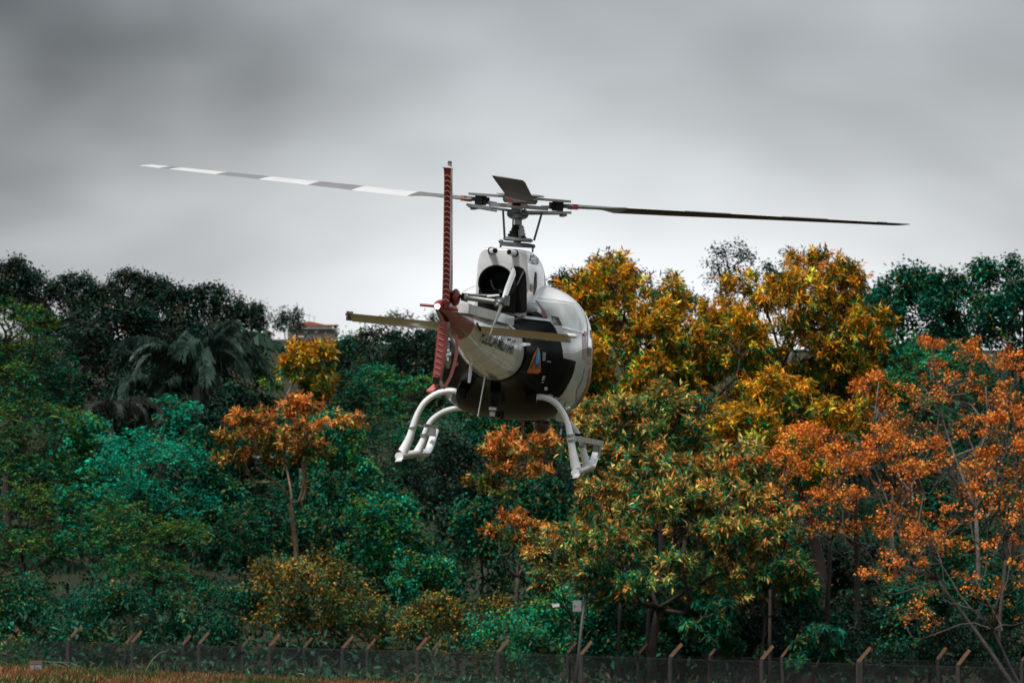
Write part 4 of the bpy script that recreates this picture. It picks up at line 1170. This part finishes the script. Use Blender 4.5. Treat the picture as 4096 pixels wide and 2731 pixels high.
lettering('stencil', 'E', (2166, 1518), (2176, 1519), (2171, 1502), (2181, 1503), 'white', 'fus')
decal('stencil_dash', [(2165, 1525), (2174, 1526), (2173, 1529), (2165, 1528)], 'white', off=0.006)
decal('filler_cap', [(2174, 1548), (2180, 1543), (2187, 1546), (2189, 1553), (2184, 1559), (2176, 1557)], 'silver', off=0.012)
for k in range(4):
    x = 2192 + k * 24
    decal('step_panel', [(x, 1573 + k * 11), (x + 20, 1578 + k * 11), (x + 12, 1600 + k * 11), (x - 8, 1594 + k * 11)], 'grey', off=0.008)
decal('door_seam', [(2302, 1604), (2304, 1560), (2326, 1520), (2338, 1470), (2340, 1470), (2329, 1521), (2307, 1561), (2305, 1604)], 'gun', off=0.003, cuts=2)
# port side, seen between the lower fin and its guard
decal('port_window', [(1788, 1372), (1800, 1370), (1800, 1404), (1790, 1406)], 'glass')
decal('port_panel', [(1780, 1416), (1806, 1406), (1808, 1440), (1800, 1474), (1786, 1474), (1778, 1440)], 'black', off=0.004)
decal('port_latch', [(1790, 1428), (1798, 1428), (1798, 1443), (1790, 1443)], 'white', off=0.008)
decal('port_trim', [(1784, 1350), (1812, 1352), (1810, 1362), (1784, 1358)], 'white', off=0.008)
decal('port_marking', [(1818, 1453), (1836, 1448), (1836, 1460), (1817, 1468)], 'orange', off=0.008)

# ---- engine end
b = MB()
ax0, ax1 = np.array([.06, -1.40, 2.06]), np.array([.035, -2.02, 2.115])
def ringat(p, r, n=28): return [p + np.array([r * math.cos(t), 0, r * math.sin(t)]) for t in np.linspace(0, 2 * math.pi, n, endpoint=False)]
b.loft([ringat(ax0, .175), ringat(ax0 + (ax1 - ax0) * .6, .19), ringat(ax1, .205), ringat(ax1, .192), ringat(ax0 + (ax1 - ax0) * .5, .178), ringat(ax0 + (ax1 - ax0) * .1, .165)])
nozzle = part(b, 'exhaust_nozzle', 'soot')
b = MB(); p = ax0 + (ax1 - ax0) * .33 + np.array([.02, 0, -.05]); b.loft([ringat(p, .10), ringat(p + np.array([0, -.10, 0]), .09), ringat(p + np.array([0, -.16, 0]), .05), ringat(p + np.array([0, -.22, 0]), .02)])
part(b, 'exhaust_cone', 'gun', nozzle)
b = MB(); p = ax0 + (ax1 - ax0) * .29; b.loft([ringat(p, .176), ringat(p + np.array([0, -.01, 0]), .176)]); part(b, 'exhaust_bore', 'matt_black', nozzle)  # black disc closes the nozzle, its inner darkness put into the colour
b = MB(); b.tube([H(1962, 1120, -1.75), H(1970, 1145, -1.72), H(1985, 1170, -1.7)], .012, 6); b.tube([H(2020, 1150, -1.72), H(1995, 1170, -1.7)], .012, 6); part(b, 'exhaust_strut', 'steel', nozzle)
# arched cooler outlet beside it
b = MB()
arch = [(2046, 1070), (2060, 1065), (2078, 1066), (2093, 1074), (2102, 1090), (2107, 1130), (2108, 1240), (2100, 1252), (2055, 1250), (2048, 1180)]
r0 = [H(x, y, -1.545) for x, y in arch]; r1 = [H(x, y, -1.575) for x, y in arch]
b.loft([r0, r1]); part(b, 'cooler_outlet', 'matt_black', smooth=False)
b = MB(); b.bar(H(2095, 1085, -1.58), H(2066, 1145, -1.58), .03, .012); part(b, 'outlet_vane', 'steel', smooth=False)
b = MB(); b.box(H(1990, 1205, -1.62), (.42, .26, .24)); part(b, 'deck_void', 'matt_black', smooth=False)  # black block stands in for the dark void under the exhaust
for c0, c1 in (((1962, 1003), (1980, 1003)), ((2066, 1014), (2037, 1008))):
    b = MB(); p0 = H(*c0, -1.50); p1 = H(*c1, -1.72)
    b.tube([p0, p1, p1, p1 + (p0 - p1) * .2], [.036, .034, .028, .026], 14, cap=True); q = part(b, 'breather_pipe', 'white')
    b = MB(); d = (p1 - p0) / np.linalg.norm(p1 - p0); b.tube([p1 - d * .01, p1 + d * .004], .029, 12); part(b, 'pipe_bore', 'matt_black', q)  # black disc on the closed pipe end, painted as the dark mouth
    b = MB(); b.tube([p0 + d * .03, p0 + d * .07], .043, 14); part(b, 'pipe_collar', 'matt_black', q)

# ---- boom top fairing, stabiliser
b = MB(); b.bar(H(1846, 1232, -5.7), H(2030, 1282, -2.3), .15, .10); fair = part(b, 'driveshaft_fairing', 'white', boom, False)
for k in range(16):
    t = k / 15; a_ = H(1846, 1226, -5.7); c_ = H(1990, 1264, -3.0); p = a_ + (c_ - a_) * t
    b = MB(); b.ellipsoid(p + np.array([.078, 0, .03]), (.006, .008, .008), 6, 5); part(b, 'rivet', 'gun', fair)
b = MB(); b.bar(H(1938, 1268, -3.8), H(1972, 1270, -3.75), .10, .12); part(b, 'bearing_housing', 'steel', boom, False)
def airfoil_bar(pts, chord, thick, inc, lead=1):
    # pts: trailing edge points; chord runs forward (+Y) and down by inc
    prof = [(0, 0), (.25, .35), (.6, .55), (.88, .4), (1, 0), (.88, -.4), (.6, -.5), (.25, -.28)]
    rings = []
    for p in pts:
        rings.append([np.array(p) + np.array([0, u * chord * math.cos(inc), -u * chord * math.sin(inc) + w * thick]) for u, w in prof])
    return rings
sL, sR = H(1393, 1252, -4.95), H(2272, 1338, -4.95)
b = MB(); b.loft(airfoil_bar([sL + (sR - sL) * t for t in (0, .25, .5, .75, 1)], .46, .05, rad(9.5))); stab = part(b, 'stabiliser', 'stab', ang=60)
b = MB(); b.box(sL + np.array([-.012, .22, -.03]), (.02, .40, .10)); part(b, 'tip_plate', 'gun', stab, False)
b = MB(); b.tube([H(1382, 1256, -4.7), H(1400, 1258, -4.7)], .014, 8); part(b, 'tip_lamp', 'gun', stab)
b = MB(); b.tube([H(2270, 1341, -4.75), H(2296, 1344, -4.75), H(2308, 1346, -4.75)], [.026, .026, .012], 10); part(b, 'tip_lamp', 'silver', stab)
b = MB(); b.bar(H(1907, 1292, -4.97), H(1922, 1322, -4.85), .015, .02); part(b, 'root_gap', 'matt_black', stab, False)

# ---- fins
def fin(name, rows, mat):
    rings = []
    for px, py, Yt, chord, th in rows:
        te = H(px, py, Yt)
        prof = [(0, -.34), (.02, -.5), (.5, -.5), (.85, -.3), (1, 0), (.85, .3), (.5, .5), (.02, .5), (0, .34)]
        rings.append([te + np.array([w * th, u * chord, 0]) for u, w in prof])
    b = MB(); b.loft(rings); return part(b, name, mat, ang=45)
up = fin('upper_fin', [(1781, 1232, -6.30, .55, .075), (1785, 1100, -6.38, .50, .072), (1787, 900, -6.50, .44, .068), (1789, 720, -6.62, .38, .066), (1789, 688, -6.64, .36, .070), (1789, 672, -6.65, .34, .082)], 'maroon')
b = MB(); b.box(H(1791, 670, -6.48), (.085, .36, .018)); part(b, 'fin_cap', 'white', up, False)
b = MB(); b.tube([H(1799, 668, -6.5), H(1799, 652, -6.5)], .022, 12); q = part(b, 'beacon', 'steel', up)
b = MB(); b.tube([H(1799, 652, -6.5), H(1799, 645, -6.5)], [.024, .018], 12); part(b, 'beacon_lens', 'darkred', q)
lo = fin('lower_fin', [(1773, 1285, -6.22, .46, .10), (1763, 1380, -6.28, .42, .098), (1752, 1470, -6.33, .36, .088), (1744, 1520, -6.36, .33, .080)], 'maroon')
rm = MB(); rm.bar((-.036, 0, -.010), (0, -.004, .012), .011, .006); rm.bar((0, -.004, .012), (.036, 0, -.010), .011, .006)
rib0 = None
def rib(p, par, tilt=0.0, sc=1.0):
    global rib0
    if rib0 is None:
        rib0 = rm.build('rib', M['rib'], par); o = rib0
    else:
        o = rib0.copy(); COL.objects.link(o); o.parent = par
    o.location = tuple(p); o.rotation_euler = (0, tilt, 0); o.scale = (sc, 1, 1)
for k in range(25):
    py = 705 + k * 20.6
    t = (py - 672) / (1232 - 672)
    rib(H(1789 - 8 * max(0, t - .2), py, -6.655 + .35 * t), up)
rm2 = MB(); rm2.bar((-.03, 0, .012), (.03, 0, -.012), .008, .008); rb2 = None
for k in range(9):
    py = 1310 + k * 23; t = (py - 1285) / 235
    p = H(1771 - 25 * t, py, -6.235 - .135 * t)
    if rb2 is None: rb2 = rm2.build('rib', M['rib'], lo); o = rb2
    else: o = rb2.copy(); COL.objects.link(o); o.parent = lo
    o.location = tuple(p)
b = MB(); b.box(H(1745, 1522, -6.36), (.07, .012, .075)); part(b, 'fin_end_hole', 'matt_black', lo, False)
b = MB(); pA, pB, pC, pD = H(1706, 1560, -6.5), H(1732, 1562, -6.5), H(1755, 1534, -6.2), H(1735, 1534, -6.2)
b.loft([[pA, pB, pC, pD], [q_ + np.array([0, 0, -.018]) for q_ in (pA, pB, pC, pD)]]); part(b, 'tail_bumper', 'salmon', lo, False)
b = MB(); b.tube(crom([H(1822, 1340, -5.6), H(1828, 1385, -5.65), H(1821, 1440, -5.75), H(1802, 1505, -5.9), H(1776, 1552, -6.05)], 16), .017, 10); part(b, 'tail_guard', 'salmon')
# lamp and whip aerials on the tail tip
b = MB(); b.ellipsoid(H(1749, 1226, -6.40), (.026, .024, .026)); part(b, 'tail_lamp', 'lamp')
b = MB(); b.tube([H(1680, 1219, -6.25), H(1745, 1225, -6.25)], .016, 10); part(b, 'aerial_rod', 'maroon')
b = MB(); b.tube([H(1765, 1230, -6.25), H(1832, 1238, -6.25)], [.022, .018], 10); part(b, 'aerial_rod', 'maroon')

# ---- tail rotor
b = MB(); b.ellipsoid(H(1822, 1190, -6.12), (.052, .12, .092)); part(b, 'tail_gearbox', 'maroon')
b = MB(); b.tube([H(1833, 1184, -6.12), H(1846, 1186, -6.12)], .022, 10); b.tube([H(1846, 1187, -6.12), H(1860, 1189, -6.12)], .040, 12); trs = part(b, 'rotor_shaft_seal', 'matt_black')
b = MB(); b.tube([H(1858, 1189, -6.12), H(1872, 1191, -6.12)], .046, 14); part(b, 'shaft_collar', 'steel', trs)
b = MB(); b.tube([H(1868, 1191, -6.12), H(1985, 1207, -6.12)], .028, 12); part(b, 'tail_rotor_shaft', 'steel')
b = MB(); b.tube([H(1872, 1178, -6.05), H(1985, 1184, -6.05)], .012, 8); part(b, 'pitch_rod', 'steel')
thub = H(2008, 1212, -6.15)
b = MB(); b.ellipsoid(thub + np.array([-.02, 0, 0]), (.07, .09, .055)); b.box(thub + np.array([.05, -.02, .03]), (.05, .1, .1)); b.ellipsoid(H(1990, 1222, -6.22), (.035, .035, .035)); part(b, 'tail_rotor_hub', 'gun')
b = MB(); b.tube([H(1950, 1186, -6.1), H(1996, 1181, -6.15)], .013, 8); part(b, 'pitch_link', 'white')
def tr_blade(sg):
    phi = rad(23)
    d = np.array([0.02 * sg, math.cos(phi) * sg, math.sin(phi) * sg])
    nrm = np.array([1.0, 0, 0]); ch = np.cross(d, nrm)
    rings = []
    for r_, c_, th_, tw in ((.10, .06, .035, 24), (.2, .08, .03, 24), (.35, .09, .024, 24), (.9, .09, .018, 22), (.93, .07, .012, 22)):
        cx = ch * math.cos(rad(tw)) + nrm * math.sin(rad(tw)); nx = nrm * math.cos(rad(tw)) - ch * math.sin(rad(tw))
        rings.append([thub + d * r_ + cx * c_ * u + nx * th_ * w for u, w in ((-.5, 0), (-.3, .4), (.2, .5), (.5, 0), (.2, -.5), (-.3, -.4))])
    b = MB(); b.loft(rings); part(b, 'tail_rotor_blade', 'white' if sg > 0 else 'steel', ang=50)  # aft blade greyer, its unlit underside put into the colour
tr_blade(1); tr_blade(-1)

# ---- mast and rotor head
HUB = np.array([.018, 0, 3.075])
b = MB(); b.tube([H(2068, 985, 0), H(2076, 820, 0)], .045, 16); part(b, 'mast', 'steel')
b = MB(); pts = [H(2065 + 10 * t, 962 - 62 * t, 0) for t in np.linspace(0, 1, 11)]; b.tube(pts, [(.125 - .07 * i / 10) * (1.12 if i % 2 else .92) for i in range(11)], 16); part(b, 'mast_boot', 'matt_black')
def disc(c, r, h, name, mat, n=28, parent=heli):
    c = np.array(c); b = MB(); b.loft([[c + np.array([r * q * math.cos(t), r * q * math.sin(t), z]) for t in np.linspace(0, 2 * math.pi, n, endpoint=False)] for q, z in ((.9, -h / 2), (1, -h / 4), (1, h / 4), (.85, h / 2))]); return part(b, name, mat, parent, ang=50)
disc(H(2066, 979, 0), .20, .05, 'swashplate', 'gun'); disc(H(2072, 958, 0), .175, .045, 'rotating_swashplate', 'steel')
for pz in ((2004, 966), (2132, 985)):
    b = MB(); c = H(*pz, -.02); b.ellipsoid(c, (.03, .03, .024), 10, 7); b.tube([c, c + np.array([0, 0, -.07])], .012, 6); part(b, 'servo_lug', 'gun')
b = MB(); b.tube([H(2012, 838, -.12), H(2019, 958, -.08)], .013, 8); part(b, 'pitch_link', 'gun')
b = MB(); b.tube([H(2168, 850, -.05), H(2136, 962, -.05)], .013, 8); part(b, 'pitch_link', 'gun')
b = MB(); b.tube([H(2053, 868, .22), H(2051, 918, .2)], .010, 8); part(b, 'pitch_link', 'gun')
b = MB(); b.bar(H(2085, 905, -.08), H(2092, 945, -.1), .07, .05); b.bar(H(2078, 920, -.08), H(2080, 965, -.1), .03, .03); part(b, 'scissor_link', 'steel', smooth=False)
disc(H(2082, 779, 0), .285, .022, 'hub_cap', 'white')
disc(H(2081, 797, 0), .205, .10, 'hub_body', 'steel', 6)
AZ = [154.3, 32.9, -86.6]
TIPZ = [3.275, 3.262, 3.20]
star = MB()
rg = []
for k in range(36):
    t = 2 * math.pi * k / 36
    q = max(math.cos(t - rad(z)) for z in AZ)
    r_ = .13 + .26 * max(0, q) ** 6
    rg.append((r_ * math.cos(t), r_ * math.sin(t)))
star.loft([[HUB + np.array([x, y, -.045]) for x, y in rg], [HUB + np.array([x, y, -.005]) for x, y in rg]]); part(star, 'rotor_star', 'steel', smooth=False)
b = MB(); b.ellipsoid(HUB + np.array([0, 0, -.12]), (.13, .13, .07)); part(b, 'hub_underside', 'gun')
def arm_parts(az, tipz, idx):
    e_r = np.array([math.cos(rad(az)), math.sin(rad(az)), 0]); e_t = np.array([-math.sin(rad(az)), math.cos(rad(az)), 0]); ez = np.array([0, 0, 1.0])
    slope = (tipz - HUB[2] - .0) / 5.345
    P_ = lambda r, t, z: HUB + e_r * r + e_t * t + ez * (z + slope * r)
    b = MB(); b.bar(P_(.12, 0, .075), P_(.66, 0, .06), .12, .028); s_ = part(b, 'sleeve_flange', 'steel', smooth=False)
    b = MB(); b.bar(P_(.14, 0, -.085), P_(.68, 0, -.07), .11, .03); part(b, 'sleeve_flange', 'steel', smooth=False)
    b = MB(); b.box(P_(.52, 0, .0), (.10, .10, .115), _rz(rad(az))); b.box(P_(.45, 0, 0), (.06, .07, .08), _rz(rad(az))); part(b, 'damper_block', 'matt_black')
    b = MB(); b.tube([P_(.30, 0, -.02), P_(.5, 0, -.01)], .016, 8); part(b, 'spherical_stop', 'steel')
    b = MB(); b.bar(P_(.60, -.05, -.085), P_(.60, .05, -.10), .05, .05); b.tube([P_(.62, .1, -.09), P_(.4, .12, -.1), P_(.2, .15, -.11)], .012, 6); part(b, 'pitch_horn', 'gun')
    # blade: local X outwards, leading edge -Y (clockwise rotor)
    cuts = [(.60, .16, .055, 3), (.95, .17, .05, 5), (1.20, .20, .045, 8), (1.40, .34, .038, 11), (2.18, .35, .036, 10), (2.81, .35, .036, 8.5), (3.52, .35, .034, 7), (4.16, .35, .032, 6), (4.85, .35, .03, 5), (5.0, .35, .03, 5), (5.30, .33, .026, 4.5), (5.345, .25, .012, 4.5)]
    prof = [(-.28, 0), (-.2, .38), (-.02, .55), (.35, .38), (.72, 0), (.35, -.22), (-.02, -.40), (-.2, -.34)]
    v = []; f = []; mi = []
    seg_mat = [0, 0, 0, 1, 2, 1, 2, 1, 2, 1, 1]
    for r_, c_, th, tw in cuts:
        a_ = -rad(tw)
        for y, z in prof:
            yy, zz = y * c_, z * th
            v.append((r_, yy * math.cos(a_) - zz * math.sin(a_), yy * math.sin(a_) + zz * math.cos(a_) + slope * r_))
    n = len(prof)
    for i in range(len(cuts) - 1):
        for j in range(n):
            f.append((i * n + j, (i + 1) * n + j, (i + 1) * n + (j + 1) % n, i * n + (j + 1) % n))
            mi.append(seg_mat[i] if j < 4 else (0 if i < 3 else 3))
    f.append(tuple(range(n))); mi.append(0); f.append(tuple(range((len(cuts) - 1) * n, len(cuts) * n))[::-1]); mi.append(1)
    o = mesh_obj('rotor_blade', v, f, None, heli, True, [M['blade'], M['bladewhite'], M['bladegrey'], M['olive']], mi)
    bmn = bmesh.new(); bmn.from_mesh(o.data); bmesh.ops.recalc_face_normals(bmn, faces=bmn.faces[:]); bmn.to_mesh(o.data); bmn.free()
    shade_auto(o, 30)
    o.location = tuple(HUB); o.rotation_euler = (0, 0, rad(az))
    b = MB(); b.box((.72, 0, slope * .72), (.05, .175, .062)); part(b, 'blade_band', 'orange' if idx == 0 else 'maroon', o, False)
for i in range(3): arm_parts(AZ[i], TIPZ[i], i)

# ---- landing gear
def curve_px(pts, n=18): return crom([H(*p) for p in pts], n)
YR, YF = -1.15, 1.35
def leg(name, pts, rl, n=20):
    b = MB(); p = curve_px(pts, n); b.tube(p, [np.interp(i / (n - 1), [0, .62, .8, 1], [rl, rl, rl * 1.18, rl * 1.65]) for i in range(n)], 14); return part(b, name, 'white')
rl = leg('rear_cross_tube', [(1845, 1569, YR), (1800, 1563, YR), (1748, 1574, YR), (1702, 1606, YR), (1673, 1650, YR), (1656, 1695, YR), (1637, 1755, YR), (1612, 1806, YR)], .036)
rr = leg('rear_cross_tube', [(2128, 1591, YR), (2165, 1587, YR), (2210, 1602, YR), (2247, 1640, YR), (2270, 1690, YR), (2281, 1745, YR), (2292, 1815, YR), (2304, 1872, YR)], .036)
fl = leg('front_cross_tube', [(1850, 1632, YF), (1815, 1634, YF), (1770, 1648, YF), (1726, 1680, YF), (1703, 1722, YF), (1692, 1762, YF), (1672, 1806, YF)], .033)
fr_ = leg('front_cross_tube', [(2225, 1672, YF), (2262, 1682, YF), (2300, 1718, YF), (2324, 1762, YF), (2333, 1805, YF), (2348, 1862, YF)], .033)
for par, pts in ((rl, [(1836, 1555, YR), (1790, 1550, YR), (1740, 1562, YR), (1694, 1594, YR), (1664, 1640, YR)]), (fl, [(1770, 1637, YF), (1718, 1668, YF), (1698, 1700, YF)]), (fr_, [(2300, 1707, YF), (2326, 1745, YF), (2334, 1762, YF)]), (rr, [(2200, 1588, YR), (2254, 1630, YR), (2280, 1685, YR)])):
    b = MB(); b.tube(curve_px(pts, 12), .012, 6); part(b, 'cable_conduit', 'matt_black', par)
for par, px, py, Y in ((rl, 1651, 1712, YR), (rr, 2283, 1742, YR), (rr, 2286, 1762, YR), (fl, 1695, 1740, YF), (fr_, 2330, 1785, YF)):
    b = MB(); b.tube([H(px - 1, py - 6, Y), H(px + 1, py + 6, Y)], .046, 14); part(b, 'clamp', 'steel', par)
for side, pts, toe, plate in (('l', [(1596, 1824, -1.75), (1603, 1824, YR), (1668, 1813, YF), (1705, 1812, 2.45)], [(1718, 1790, 2.72), (1742, 1722, 2.95)], [(1580, 1842), (1606, 1840), (1614, 1828), (1594, 1828)]),
                        ('r', [(2301, 1890, -1.75), (2306, 1889, YR), (2352, 1871, YF), (2366, 1868, 2.45)], [(2374, 1845, 2.72), (2390, 1790, 2.95)], [(2290, 1908), (2314, 1906), (2322, 1893), (2300, 1893)])):
    b = MB(); b.tube(crom([H(*p) for p in pts], 14) + crom([H(*pts[-1])] + [H(*p) for p in toe], 8)[1:], .047, 16); sk = part(b, 'skid', 'white')
    b = MB(); q = [H(x, y, -1.9 if i < 2 else -1.72) for i, (x, y) in enumerate(plate)]
    b.loft([q, [k + np.array([0, 0, -.012]) for k in q]]); part(b, 'skid_spring', 'white', sk, False)
b = MB(); b.bar(H(2290, 1750, 0), H(2402, 1772, 2.6), .075, .06); st = part(b, 'boarding_step', 'white', smooth=False)
b = MB(); b.bar(H(2404, 1770, 2.6), H(2394, 1822, 2.75), .035, .05); part(b, 'step_bracket', 'white', st, False)
b = MB(); b.box(H(2385, 1792, 2.62), (.08, .03, .10)); part(b, 'step_mount', 'steel', st, False)
b = MB(); b.bar(H(2298, 1738, -.3), H(2333, 1739, -.3), .04, .03); part(b, 'step_tread', 'matt_black', st, False)
b = MB(); b.bar(H(1640, 1682, -.4), H(1688, 1697, -.2), .05, .03); b.bar(H(1690, 1700, 0), H(1745, 1708, 2.4), .05, .04); st2 = part(b, 'boarding_step', 'steel', smooth=False)
b = MB(); b.bar(H(1609, 1676, -.5), H(1642, 1679, -.5), .05, .03); part(b, 'step_tread', 'matt_black', st2, False)
b = MB(); b.box(H(1728, 1725, 2.7), (.10, .04, .12)); part(b, 'step_mount', 'steel', st2, False)
b = MB(); b.tube([H(2245, 1715, 1.2), H(2242, 1740, 1.2)], .012, 6); part(b, 'drain_pipe', 'white')
for px, py in ((1845, 1572), (2130, 1592)):
    b = MB(); b.box(H(px, py, YR + .02), (.10, .14, .12)); part(b, 'gear_fitting', 'matt_black', smooth=False)

# ---- things slung under the belly
b = MB(); b.ellipsoid(H(1978, 1588, -1.5), (.080, .10, .112)); part(b, 'belly_pod', 'matt_black')
b = MB(); b.box(H(1972, 1634, -1.1), (.085, .10, .035)); b.box(H(1970, 1655, -.9), (.06, .08, .05)); part(b, 'hook_bracket', 'white', smooth=False)
b = MB(); b.box(H(1994, 1656, -.9), (.045, .06, .07)); b.box(H(2010, 1660, -.9), (.03, .06, .09)); part(b, 'cargo_hook', 'matt_black', smooth=False)
b = MB(); c = H(2168, 1684, 1.5); b.loft([[c + np.array([r_ * math.cos(t), r_ * math.sin(t), z]) for t in np.linspace(0, 2 * math.pi, 24, endpoint=False)] for r_, z in ((.10, .02), (.104, -.03), (.095, -.08), (.072, -.12), (.04, -.145), (.01, -.152))]); turret = part(b, 'searchlight_turret', 'darkred')
b = MB(); b.box(H(2140, 1685, 1.5), (.36, .2, .018)); part(b, 'turret_plate', 'matt_black', turret, False)
b = MB(); b.box(H(2154, 1664, 1.3), (.04, .05, .10)); part(b, 'turret_mount', 'matt_black', turret, False)
b = MB(); p0, p1 = H(2090, 1684, 1.2), H(2091, 1734, 1.25); b.loft([[p0 + np.array([x, y, 0]) for x, y in ((-.018, -.03), (.018, -.03), (.018, .05), (-.018, .05))], [p1 + np.array([x, y, 0]) for x, y in ((-.007, -.02), (.007, -.02), (.007, .02), (-.007, .02))]]); part(b, 'blade_aerial', 'salmon', smooth=False)
b = MB(); b.tube([H(1888, 1432, -3.1), H(1876, 1530, -3.2)], [.022, .016], 10); part(b, 'boom_aerial', 'white')
b = MB(); b.tube([H(1940, 1502, -2.4), H(1911, 1665, -2.6)], [.008, .005], 8); part(b, 'whip_aerial', 'white')
b = MB(); b.tube(curve_px([(1832, 1440, -1.5), (1848, 1500, -1.4), (1830, 1560, -1.2)], 8), .008, 6); part(b, 'brake_line', 'gun')
b = MB(); b.bar(H(2052, 1278, -1.9), H(2096, 1264, -1.6), .02, .02); b.bar(H(2018, 1268, -2.1), H(2052, 1278, -1.9), .012, .012); part(b, 'deck_rail', 'gun', smooth=False)
b = MB(); b.ellipsoid(H(2120, 1232, -1.3), (.09, .12, .06)); part(b, 'tank_blister', 'grey')
